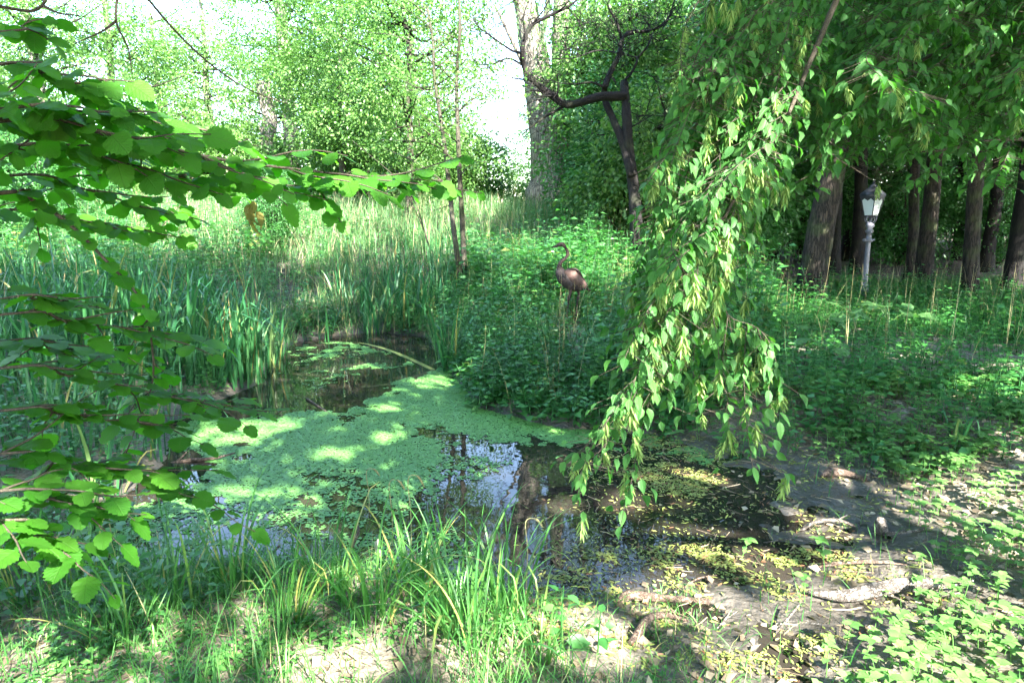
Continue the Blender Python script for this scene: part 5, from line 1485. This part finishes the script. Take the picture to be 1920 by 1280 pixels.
def big_leaf_plant(u, v, label, n, size, h, seed):
    p = G(u, v, 0.1); g = np.random.default_rng(seed)
    t = thing('broad_leaf_plant', label, 'plant', (p[0], p[1], H1(p[0], p[1])))
    V0, F0, UV0 = broad_leaf(True, 14, 0.15, 0.12, seed)
    V0[:, 0] *= 1.15
    me = mk_mesh('broad_leaf', V0, F0, np.full(len(V0), 0.5), UV0); me.materials.append(M['broad'])
    for k in range(n):
        a = k * 2.4 + g.normal() * 0.3; r = h * (0.35 + 0.5 * g.random()); zz = h * (0.6 + 0.5 * g.random())
        c = np.array([math.cos(a) * r, math.sin(a) * r, zz])
        A = Acc(); A.add(*tube(cat_rom([(0, 0, 0), c * np.array([0.4, 0.4, 0.7]), c], 3), 0.004, 4), T=0.3)
        s_ = obj('leaf_stalk', A.mesh('leaf_stalk', True), M['stalk_green'], t)
        o = obj('leaf', me, None, t, tuple(c)); o.rotation_euler = (g.normal() * 0.25 - 0.2, g.normal() * 0.25, a - math.pi / 2); s = size * (0.7 + 0.6 * g.random()); o.scale = (s, s, s)


M['broad'] = leaf_mat('broad_leaf', (0.06, 0.15, 0.045), (0.09, 0.2, 0.06), trans=0.3, rough=0.35, spec=0.55, veins=5, per_object=True)
M['stalk_green'] = leaf_mat('green_stalk', (0.08, 0.16, 0.04), (0.12, 0.2, 0.05), trans=0.1)
for k, (u, v, n, s, h, lab) in enumerate([(1600, 625, 9, 0.22, 0.42, 'broad leaved bluish plant in front of the lamp foot'), (1560, 665, 8, 0.20, 0.36, 'broad leaved plant left of the lamp foot plant'), (1665, 640, 8, 0.22, 0.4, 'broad leaved plant on the bank below the lamp, right of the bluish one'),
                                          (1440, 585, 7, 0.18, 0.35, 'broad leaved plant beside the hornbeam curtain'), (1850, 590, 6, 0.24, 0.4, 'flat leaved plant near the right edge below the dark trunks'), (1540, 705, 7, 0.16, 0.3, 'small broad leaved plant beside the end of the hanging branch'),
                                          (1100, 560, 6, 0.2, 0.5, 'broad leaved plant right behind the heron'), (980, 590, 5, 0.16, 0.45, 'broad leaved plant left of the heron')]):
    big_leaf_plant(u, v, lab, n, s, h, 800 + k)


def fern(u, v, label, n, L, seed):
    p = G(u, v, 0.3); g = np.random.default_rng(seed)
    t = thing('fern', label, 'fern', (p[0], p[1], H1(p[0], p[1])))
    for k in range(n):
        a = k * 6.283 / n + g.normal() * 0.2; s = np.linspace(0, 1, 18)
        ang = 0.35 + 1.3 * s; st_ = L / 18
        hr = np.cumsum(np.sin(ang)) * st_; zz = np.cumsum(np.cos(ang)) * st_
        C = np.stack([hr * math.cos(a), hr * math.sin(a), zz], 1)
        A = Acc(); A.add(*tube(C, np.linspace(0.005, 0.0015, 18), 4, cap=False), T=0.3)
        side = np.array([-math.sin(a), math.cos(a), 0.0]); fw = unit(np.gradient(C, axis=0))
        w = 0.42 * L * np.sin(np.pi * (0.12 + 0.86 * s)) ** 0.8 * 0.5
        for sg in (-1, 1):
            d = side * sg + fw * 0.35
            V, F = tile(NA_V * np.array([1.7, 1, 1]), NA_F, frames(d, np.cross(side, fw) + g.normal(size=(18, 3)) * 0.1, np.maximum(w, 0.02)), C); A.add(V, F, T=np.repeat(0.3 + 0.5 * g.random(18), 4))
        obj('frond', A.mesh('frond'), M['herb'], t)


fern(545, 470, 'fern with arching fronds left on the slope below the meadow', 9, 0.8, 1)
fern(500, 520, 'fern at the foot of the slope behind the reed bed', 8, 0.75, 2)
fern(575, 445, 'small fern high on the slope beside the sunlit grass', 7, 0.6, 3)

# ------------------------------------------------------------------ hazel on the left
HZ = []
for i in range(7):
    V, F, UV = broad_leaf(True, 16, 0.12 + 0.05 * (i % 3), 0.14 - 0.05 * (i % 4), 40 + i)
    me = mk_mesh('hazel_leaf_%d' % i, V, F, np.full(len(V), 0.5), UV, True); me.materials.append(M['hazel'])
    V, F, UV = broad_leaf(True, 8, 0.12 + 0.05 * (i % 3), 0.14 - 0.05 * (i % 4), 40 + i); HZ.append((me, V, F, UV))
HB_ = []
for i in range(7):
    V, F, UV = broad_leaf(False, 16, 0.18 + 0.06 * (i % 3), 0.25 - 0.06 * (i % 3), 60 + i)
    me = mk_mesh('hornbeam_leaf_%d' % i, V, F, np.full(len(V), 0.5), UV, True); me.materials.append(M['hornbeam'])
    V = OV_V * np.array([1.0, 1, 1.2 + 0.5 * (i % 3)]); HB_.append((me, V, OV_F, np.stack([V[:, 0] + 0.5, V[:, 1]], 1)))

from mathutils import Matrix


def place_leaf(me, name, parent, pos, d, n, s):
    R = frames(d[None], n[None], np.array([s]))[0]
    o = obj(name, me, None, parent)
    m = Matrix(((R[0, 0], R[0, 1], R[0, 2], pos[0]), (R[1, 0], R[1, 1], R[1, 2], pos[1]), (R[2, 0], R[2, 1], R[2, 2], pos[2]), (0, 0, 0, 1)))
    o.matrix_local = m
    return o


class LeafPlan:
    """collects leaf poses; the largest in view become single leaves, the rest one mass"""
    def __init__(s):
        s.items = []

    def add(s, branch, pos, d, n, size):
        p = pos - EYE
        f = p[1] * CP - p[2] * SP; up = p[1] * SP + p[2] * CP
        vis = f > 0.2 and abs(p[0]) < 0.76 * f and abs(up) < 0.51 * f
        if f > 0.2:
            uu = 960 + FPX * p[0] / f; vv = 640 - FPX * up / f
            if ((1570 < uu < 1705 and vv > 300) or uu < np.interp(vv, [-50, 0, 150, 280, 400, 560, 700, 860, 960], [1340, 1325, 1275, 1235, 1190, 1140, 1115, 1040, 1040]) and uu > 900) and g.random() < 0.96:     # the view to the lamp stays open
                return
        s.items.append((size / f if vis else 0.0, branch, pos, d, n, size))

    def build(s, root, org, meshes, mass_mat, g, limit=298, name='leaf'):
        s.items.sort(key=lambda q: -q[0])
        top, rest = s.items[:limit], s.items[limit:]
        for (_, br, pos, d, n, size) in top:
            place_leaf(meshes[int(g.integers(len(meshes)))][0], name, br, pos - org, d, n, size)
        if rest:
            A = Acc()
            w = g.integers(0, len(meshes), len(rest))
            for k, (me, V, F, UV) in enumerate(meshes):
                ix = [i for i in range(len(rest)) if w[i] == k]
                if not ix:
                    continue
                P = np.array([rest[i][2] for i in ix]) - org; D = np.array([rest[i][3] for i in ix]); N = np.array([rest[i][4] for i in ix]); S = np.array([rest[i][5] for i in ix])
                v, f = tile(V, F, frames(D, N, S), P)
                A.add(v, f, np.repeat(g.random(len(ix)) * 0.9, len(V)), np.tile(UV, (len(ix), 1)))
            o = obj('leaves', A.mesh('leaves', True), M[mass_mat], root); o['kind'] = 'stuff'


g = np.random.default_rng(5151)
zx, zy = -2.7, 1.3
HO = np.array([zx, zy, H1(zx, zy)])
hazel = thing('hazel_shrub', 'hazel shrub reaching in from the left with round toothed leaves', 'shrub', HO)
A = Acc()
for k in range(7):
    a = k * 0.9
    A.add(*tube(cat_rom([(0.1 * math.cos(a), 0.1 * math.sin(a), -0.1), (0.3 * math.cos(a) - 0.2, 0.35 * math.sin(a), 1.2), (0.6 * math.cos(a) - 0.3, 0.7 * math.sin(a), 2.6)], 6), np.linspace(0.035, 0.015, 13), 7))
obj('stems', A.mesh('stems', True), M['twig'], hazel)
plan = LeafPlan()


def hazel_branch(pts, r0, r1, leafing, twig_len, flat, size=0.057, start=0.0, twigs=True, dz=0.0):
    """pts: (u, v, depth) in the picture; continues back to the stems out of frame"""
    q = [U(*p) for p in pts]
    back = HO + np.array([-0.1 + 0.25 * g.random(), 0.2 * g.random(), 0]); back[2] = max(q[0][2] - 0.35, 0.5)
    mid = q[0] * 0.5 + back * 0.5 + np.array([0, 0, 0.05])
    P = cat_rom([back, mid] + q, 6)
    A = Acc(); A.add(*tube(P - HO, np.linspace(r0 * 0.9, r1 * 0.8, len(P)), 7, wob=0.1, seed=int(g.integers(1e5))))
    i0 = int(6 * 1.6)
    tips = []
    n = int(leafing * 1.15)
    L = len(P)
    for k in range(n):
        f = start + (1 - start) * (k + g.random() * 0.7) / n
        i = min(int(i0 + (L - 1 - i0) * f), L - 2)
        d = unit(P[i + 1] - P[i]); side = unit(np.cross(d, np.array([0, 0, 1.0]))) * (1 if k % 2 else -1)
        l = twig_len * (0.45 + 0.8 * g.random()) * (1.0 - 0.3 * f)
        c = [P[i]]; dd_ = unit(d * 0.75 + side * 0.75 + np.array([0, 0, 0.12 * g.normal() + dz]))
        for s_ in range(4):
            dd_ = unit(dd_ + g.normal(size=3) * 0.13 + np.array([0, 0, -0.03]))
            c.append(c[-1] + dd_ * l / 4)
        Q = cat_rom(c, 3)
        A.add(*tube(Q - HO, np.linspace(0.0030, 0.0012, len(Q)), 4))
        tips.append(Q)
    tips.append(P[i0:])
    br = obj('branch', A.mesh('branch', True), M['twig'], hazel)
    for Q in tips:
        ln = np.linalg.norm(np.diff(Q, axis=0), axis=1).sum()
        m = max(3, int(ln / 0.032))
        for k in range(m):
            f = (k + 0.6) / m
            i = min(int(f * (len(Q) - 1)), len(Q) - 2)
            d = unit(Q[i + 1] - Q[i]); side = unit(np.cross(d, np.array([0, 0, 1.0]))) * (1 if k % 2 else -1)
            last = k == m - 1
            dl = unit(d * (1.0 if last else 0.55) + side * (0.1 if last else 0.85) + np.array([0, 0, (-0.34 if flat > 0.1 else -0.05) + (0.22 if flat > 0.1 else 0.1) * g.normal()]))
            nn = unit(np.array([0, 0, 1.0]) + flat * np.array([0.15, -1.0, 0]) + g.normal(size=3) * (0.3 if flat > 0.1 else 0.14))
            plan.add(br, Q[i], dl, nn, size * (0.6 + 0.65 * g.random()))


# upper spray across the top left
hazel_branch([(0, 225, 1.35), (150, 242, 1.45), (300, 275, 1.6), (420, 300, 1.72), (560, 318, 1.85), (700, 333, 1.95), (830, 338, 2.05)], 0.009, 0.002, 20, 0.34, 0.45)
hazel_branch([(0, 275, 1.5), (150, 285, 1.6), (330, 330, 1.75), (480, 345, 1.9), (640, 350, 2.0)], 0.006, 0.002, 14, 0.28, 0.4)
hazel_branch([(0, 120, 1.5), (80, 140, 1.55), (150, 160, 1.6), (190, 185, 1.65)], 0.006, 0.002, 7, 0.2, 0.45)
hazel_branch([(0, 205, 1.25), (120, 205, 1.4), (260, 222, 1.6), (400, 245, 1.8)], 0.005, 0.002, 9, 0.22, 0.6)
hazel_branch([(0, 330, 1.7), (140, 350, 1.85), (260, 385, 2.0), (330, 400, 2.1)], 0.006, 0.002, 10, 0.28, 0.35)
hazel_branch([(0, 395, 1.9), (110, 410, 2.0), (230, 425, 2.1), (310, 430, 2.2)], 0.006, 0.002, 8, 0.26, 0.3)
hazel_branch([(0, 60, 1.9), (40, 50, 2.0), (60, 30, 2.05)], 0.006, 0.002, 4, 0.2, 0.4)
# drooping bare stem with flat sprays below
hazel_branch([(0, 362, 1.75), (60, 375, 1.8), (130, 420, 1.85), (200, 490, 1.9), (262, 560, 1.95), (284, 640, 2.0), (285, 720, 2.05), (255, 800, 2.1), (225, 880, 2.15)], 0.0075, 0.0025, 5, 0.2, 0.05, start=0.6)
hazel_branch([(0, 590, 1.6), (120, 600, 1.7), (240, 615, 1.85), (350, 630, 1.95)], 0.005, 0.002, 10, 0.26, 0.0)
hazel_branch([(0, 560, 1.5), (60, 560, 1.55), (110, 570, 1.6)], 0.004, 0.002, 4, 0.16, 0.0)
hazel_branch([(0, 690, 1.55), (130, 705, 1.7), (280, 735, 1.85), (400, 755, 1.95), (500, 772, 2.05)], 0.005, 0.002, 12, 0.28, 0.0)
hazel_branch([(0, 770, 1.5), (110, 775, 1.6), (220, 790, 1.75), (330, 800, 1.85)], 0.005, 0.002, 10, 0.26, 0.0)
hazel_branch([(0, 850, 1.5), (130, 870, 1.6), (250, 890, 1.75), (370, 935, 1.9)], 0.005, 0.002, 11, 0.28, 0.0)
hazel_branch([(0, 920, 1.4), (90, 935, 1.5), (200, 950, 1.6)], 0.005, 0.002, 9, 0.26, 0.0)
hazel_branch([(0, 975, 1.4), (60, 1010, 1.5), (130, 1030, 1.55)], 0.005, 0.002, 6, 0.22, 0.0)
hazel_branch([(0, 640, 1.9), (100, 655, 2.0), (200, 665, 2.1)], 0.005, 0.002, 8, 0.24, 0.0)
plan.build(hazel, HO, HZ, 'hazel_mass', g)
M['withered'] = leaf_mat('withered_leaf', (0.12, 0.12, 0.03), (0.2, 0.17, 0.05), trans=0.35, rough=0.6, spec=0.2, per_object=True)
for k in range(6):
    V, F, UV = broad_leaf(False, 12, 0.5, 0.9, 90 + k); me = mk_mesh('withered_leaf', V, F, np.full(len(V), 0.5), UV, True); me.materials.append(M['withered'])
    place_leaf(me, 'withered_leaf', hazel, U(470 + 5 * g.normal(), 372 + 7 * k, 1.78) - HO, unit(np.array([0.5 * g.normal(), 0.4 * g.normal(), -1.0])), unit(g.normal(size=3)), 0.05)
# a few bare twigs crossing the top left
A = Acc()
for pts in ([(262, -20, 3.0), (330, 60, 3.0), (400, 125, 3.05), (470, 170, 3.1), (540, 195, 3.2)], [(222, -20, 2.8), (218, 40, 2.8), (240, 90, 2.85), (248, 140, 2.9)], [(218, 40, 2.8), (190, 60, 2.8), (140, 82, 2.8)], [(80, 10, 2.6), (110, 25, 2.6), (150, 30, 2.6)]):
    P = cat_rom([U(*p) for p in pts], 5); A.add(*tube(P - HO, np.linspace(0.006, 0.002, len(P)), 5))
Pl = cat_rom([U(262, -20, 3.0), U(150, -200, 2.8), U(-100, -180, 2.4), HO + np.array([0, 0.2, 2.5])], 5); A.add(*tube(Pl - HO, 0.007, 5))
Pl = cat_rom([U(222, -20, 2.8), U(100, -120, 2.6), U(80, 10, 2.6), U(-80, 0, 2.4), HO + np.array([0, 0.3, 2.3])], 5); A.add(*tube(Pl - HO, 0.006, 5))
obj('bare_twigs', A.mesh('bare_twigs', True), M['twig'], hazel)

# ------------------------------------------------------------------ hanging hornbeam branches
g = np.random.default_rng(888)
plan = LeafPlan(); clusters = []


def bract_cluster(i):
    g = np.random.default_rng(950 + i); A = Acc(); L = 1.0; n = 15
    A.add(*tube(np.array([(0, 0, 0), (0.02, 0.01, -0.5), (0.0, 0.02, -1.0)]), 0.012, 4), T=0.3)
    s = np.linspace(0.12, 1, n); a = np.arange(n) * 2.4 + g.normal(size=n) * 0.3
    d = np.stack([np.cos(a) * 0.55, np.sin(a) * 0.55, -np.ones(n)], 1)
    V, F = tile(np.array([[0, 0, 0], [0.11, 0.3, 0.05], [0, 1, -0.05], [-0.11, 0.3, 0.05], [0.17, 0.5, 0.1], [-0.17, 0.5, 0.1]]), np.array([[0, 1, 2], [0, 2, 3], [0, 4, 1], [0, 3, 5]]), frames(d, np.stack([np.cos(a), np.sin(a), 0.5 * np.ones(n)], 1), 0.5 * (1.1 - 0.4 * s)), np.stack([0 * s, 0 * s, -s * 0.75], 1))
    A.add(V, F, T=np.repeat(g.random(n) * 0.85, 6))
    me = A.mesh('bract_cluster_%d' % i); me.materials.append(M['bract']); return me


BC = [bract_cluster(i) for i in range(5)]


def strand(br_acc, P, r0, key, leaf=0.058, gap=0.016, fruit=0.10, dens=1.0):
    br_acc.add(*tube(P - hb_base, np.linspace(r0, 0.0011, len(P)), 5, wob=0.1))
    seg = np.linalg.norm(np.diff(P, axis=0), axis=1); cum = np.concatenate([[0], np.cumsum(seg)]); ln = cum[-1]
    m = int(ln / gap * dens)
    a0 = g.random() * 6.28
    for k in range(m):
        s = ln * (k + 0.7) / m
        i = min(np.searchsorted(cum, s) - 1, len(P) - 2); f = (s - cum[i]) / (seg[i] + 1e-9)
        pos = P[i] * (1 - f) + P[i + 1] * f
        d = unit(P[i + 1] - P[i])
        a = a0 + (k % 2) * math.pi + 0.5 * g.normal()
        side = np.array([math.cos(a), math.sin(a), 0])
        tw = 0.0
        if g.random() < 0.35:                      # on a short side twig
            tw = 0.05 + 0.06 * g.random()
            br_acc.add(*tube(np.array([pos, pos + side * tw + np.array([0, 0, -tw * 0.4])]) - hb_base, 0.0011, 3, cap=False)); pos = pos + side * tw + np.array([0, 0, -tw * 0.4])
        dl = unit(d * 0.35 + side * 0.75 + np.array([0, 0, -0.65 + 0.25 * g.normal()]))
        nn = unit(side * 0.35 + np.array([0.1, -0.35, 0.75]) + g.normal(size=3) * 0.4)
        plan.add(key, pos, dl, nn, leaf * (0.6 + 0.65 * g.random()))
        if g.random() < fruit:
            clusters.append((key, pos, 0.085 * (0.7 + 0.5 * g.random())))


# the main bough coming down from the upper right
main = cat_rom([hb_base + np.array([0.0, 0.1, 3.4]), U(1760, -330, 2.6), U(1600, -60, 2.45), U(1530, 90, 2.35), (U(1470, 230, 2.25)), U(1400, 330, 2.2), U(1345, 435, 2.15), U(1325, 455, 2.12)], 6)
acc_main = Acc(); acc_main.add(*tube(main - hb_base, np.interp(np.linspace(0, 1, len(main)), [0, 0.3, 0.55, 1], [0.035, 0.012, 0.0065, 0.0035]), 8, wob=0.12, seed=6))


class Lazy:
    pass


def bough(strands_px, leaf=0.042, fruit=0.085, r0=0.002, dens=1.6):
    """one side bough = one part; its strands are polylines of (u, v, depth)"""
    A = Acc(); key = Lazy()
    for pts in strands_px:
        strand(A, cat_rom([U(*p) for p in pts], 5), r0, key, leaf, fruit=fruit, dens=dens)
    key.obj = obj('branch', A.mesh('branch', True), M['twig'], hornbeam)
    return key


def jit(pts, s=14, ds=0.12):
    o = g.normal() * ds
    return [(u + g.normal() * s, v + g.normal() * s * 0.7, d + o) for u, v, d in pts]


keys = []
keys.append(bough([[(1340, 440, 2.15), (1300, 520, 2.12), (1240, 640, 2.1), (1170, 740, 2.08), (1110, 820, 2.05), (1060, 880, 2.05)],
                   [(1320, 470, 2.12), (1230, 560, 2.0), (1185, 640, 1.95), (1165, 690, 1.92)],
                   [(1300, 520, 2.1), (1240, 600, 2.2), (1200, 700, 2.25), (1190, 790, 2.25)],
                   [(1250, 620, 2.1), (1190, 720, 2.1), (1130, 800, 2.0), (1095, 870, 1.98), (1080, 940, 1.95)],
                   [(1240, 640, 2.1), (1220, 740, 2.15), (1195, 840, 2.15), (1180, 920, 2.12), (1165, 960, 2.1)],
                   [(1200, 720, 2.1), (1150, 800, 2.2), (1120, 880, 2.2)], [(1290, 540, 2.1), (1260, 660, 2.3), (1250, 760, 2.3)]]))
keys.append(bough([[(1345, 435, 2.15), (1345, 520, 2.15), (1365, 590, 2.15), (1420, 615, 2.15), (1450, 660, 2.15), (1465, 745, 2.15)],
                   [(1365, 590, 2.15), (1355, 680, 2.2), (1365, 760, 2.2), (1365, 830, 2.2)],
                   [(1400, 605, 2.15), (1395, 700, 2.12), (1400, 800, 2.12), (1412, 880, 2.1)],
                   [(1345, 500, 2.15), (1310, 600, 2.15), (1300, 690, 2.15), (1310, 770, 2.15)],
                   [(1420, 615, 2.15), (1440, 680, 2.1), (1440, 760, 2.1)], [(1330, 560, 2.1), (1345, 640, 2.05), (1350, 720, 2.05)], [(1310, 480, 2.1), (1290, 560, 2.2), (1275, 680, 2.3)]]))
st_ = []
for k in range(30):
    f = g.random(); i = int((0.50 + 0.48 * f) * (len(main) - 1)); p = main[i]
    rel = p - EYE; fz = rel[1] * CP - rel[2] * SP; uu = 960 + FPX * rel[0] / fz; vv = 640 - FPX * (rel[1] * SP + rel[2] * CP) / fz
    L = 150 + 130 * g.random()
    st_.append([(uu, vv, fz), (uu - 55 - 30 * g.random(), vv + 0.25 * L, fz + g.normal() * 0.12), (uu - 90 - 60 * g.random(), vv + 0.65 * L, fz + g.normal() * 0.2), (uu - 100 - 75 * g.random(), vv + L, fz + g.normal() * 0.25)])
keys.append(bough(st_[:15])); keys.append(bough(st_[15:]))
for b in range(4):                                  # strands hanging left of the bough, out of the crown above
    lst = []
    for k in range(11):
        v = g.uniform(-60, 420); u = np.interp(v, [-60, 100, 250, 420], [1560, 1500, 1440, 1350]) - g.uniform(0, 1) * np.interp(v, [-60, 100, 250, 420], [230, 230, 180, 110]); d = 2.25 + 0.6 * g.random()
        L = g.uniform(140, 320)
        lst.append([(u + 40, v - 60, d), (u, v, d), (u - 25 + 18 * g.normal(), v + 0.5 * L, d + 0.1 * g.normal()), (u - 45 + 25 * g.normal(), v + L, d + 0.1 * g.normal())])
    keys.append(bough(lst, leaf=0.042, dens=1.6))
# boughs of the upper right
for b in range(15):
    u0 = 1370 + b * 42; d0 = 2.6 + 0.25 * ((b * 5) % 7)
    lst = []
    bl = [(u0 + 190, -200, d0 + 0.3), (u0 + 120, -60, d0 + 0.1), (u0 + 40, 40 + 20 * g.random(), d0), (u0 - 60, 150 + 30 * g.random(), d0 - 0.1)]
    lst.append(bl)
    BP = np.array([np.array(q, float) for q in bl])
    for k in range(11):
        f = g.random() * 2.99; i = int(f); f -= i
        q = BP[i] * (1 - f) + BP[i + 1] * f
        L = 110 + 130 * g.random()
        lst.append([tuple(q), (q[0] - 30 + 40 * g.normal(), q[1] + 0.3 * L, q[2] + g.normal() * 0.15), (q[0] - 45 + 50 * g.normal(), q[1] + 0.7 * L, q[2] + g.normal() * 0.25), (q[0] - 50 + 50 * g.normal(), q[1] + L, q[2] + g.normal() * 0.3)])
    keys.append(bough(lst, leaf=0.047, fruit=0.045, dens=1.55))
obj('bough', acc_main.mesh('bough', True), M['twig'], hornbeam)
acc2 = Acc()
for pts in ([(1920, 60, 3.4), (1800, 80, 3.3), (1700, 130, 3.2), (1600, 190, 3.2), (1560, 230, 3.2)], [(1935, 140, 3.6), (1880, 145, 3.5), (1800, 160, 3.4)], [(1830, 265, 3.6), (1780, 280, 3.6), (1720, 285, 3.6)], [(1935, 260, 3.7), (1830, 265, 3.6)]):
    P = cat_rom([U(*p) for p in pts], 5); acc2.add(*tube(P - hb_base, np.linspace(0.012, 0.004, len(P)), 6))
for p in ((1920, 60, 3.4), (1935, 140, 3.6), (1935, 260, 3.7)):
    P = cat_rom([U(*p), U(p[0] + 250, p[1] - 100, p[2]), hb_base + np.array([0, 0.1, 2.8])], 5); acc2.add(*tube(P - hb_base, np.linspace(0.012, 0.03, len(P)), 6))
obj('low_boughs', acc2.mesh('low_boughs', True), M['twig'], hornbeam)
for it in range(len(plan.items)):
    q = plan.items[it]; plan.items[it] = (q[0], q[1].obj) + tuple(q[2:])
plan.build(hornbeam, hb_base, HB_, 'hornbeam_mass', g)
cl = sorted(clusters, key=lambda q: np.linalg.norm(q[1] - EYE))[:298]
for (key, pos, s) in cl:
    if key is None:
        continue
    o = obj('seed_cluster', BC[int(g.integers(5))], None, key.obj, tuple(pos - hb_base)); o.scale = (s * 1.15, s * 1.15, s); o.rotation_euler = (g.normal() * 0.15, g.normal() * 0.15, g.random() * 6.28)
rest_c = sorted(clusters, key=lambda q: np.linalg.norm(q[1] - EYE))[298:520]
A = Acc()
for k, me in enumerate(BC):
    v = np.empty(len(me.vertices) * 3, np.float32); me.vertices.foreach_get('co', v); f = np.empty(len(me.loops), np.int32); me.loops.foreach_get('vertex_index', f)
    tt = np.empty(len(me.vertices), np.float32); me.attributes['tone'].data.foreach_get('value', tt)
    sel = rest_c[k::5]
    if sel:
        R = np.array([np.eye(3) * q[2] for q in sel]); V, F = tile(v.reshape(-1, 3), f.reshape(-1, 3), R, np.array([q[1] - hb_base for q in sel])); A.add(V, F, np.tile(tt, len(sel)))
if A.n:
    o = obj('seed_clusters', A.mesh('seed_clusters'), M['bract'], hornbeam); o['kind'] = 'stuff'
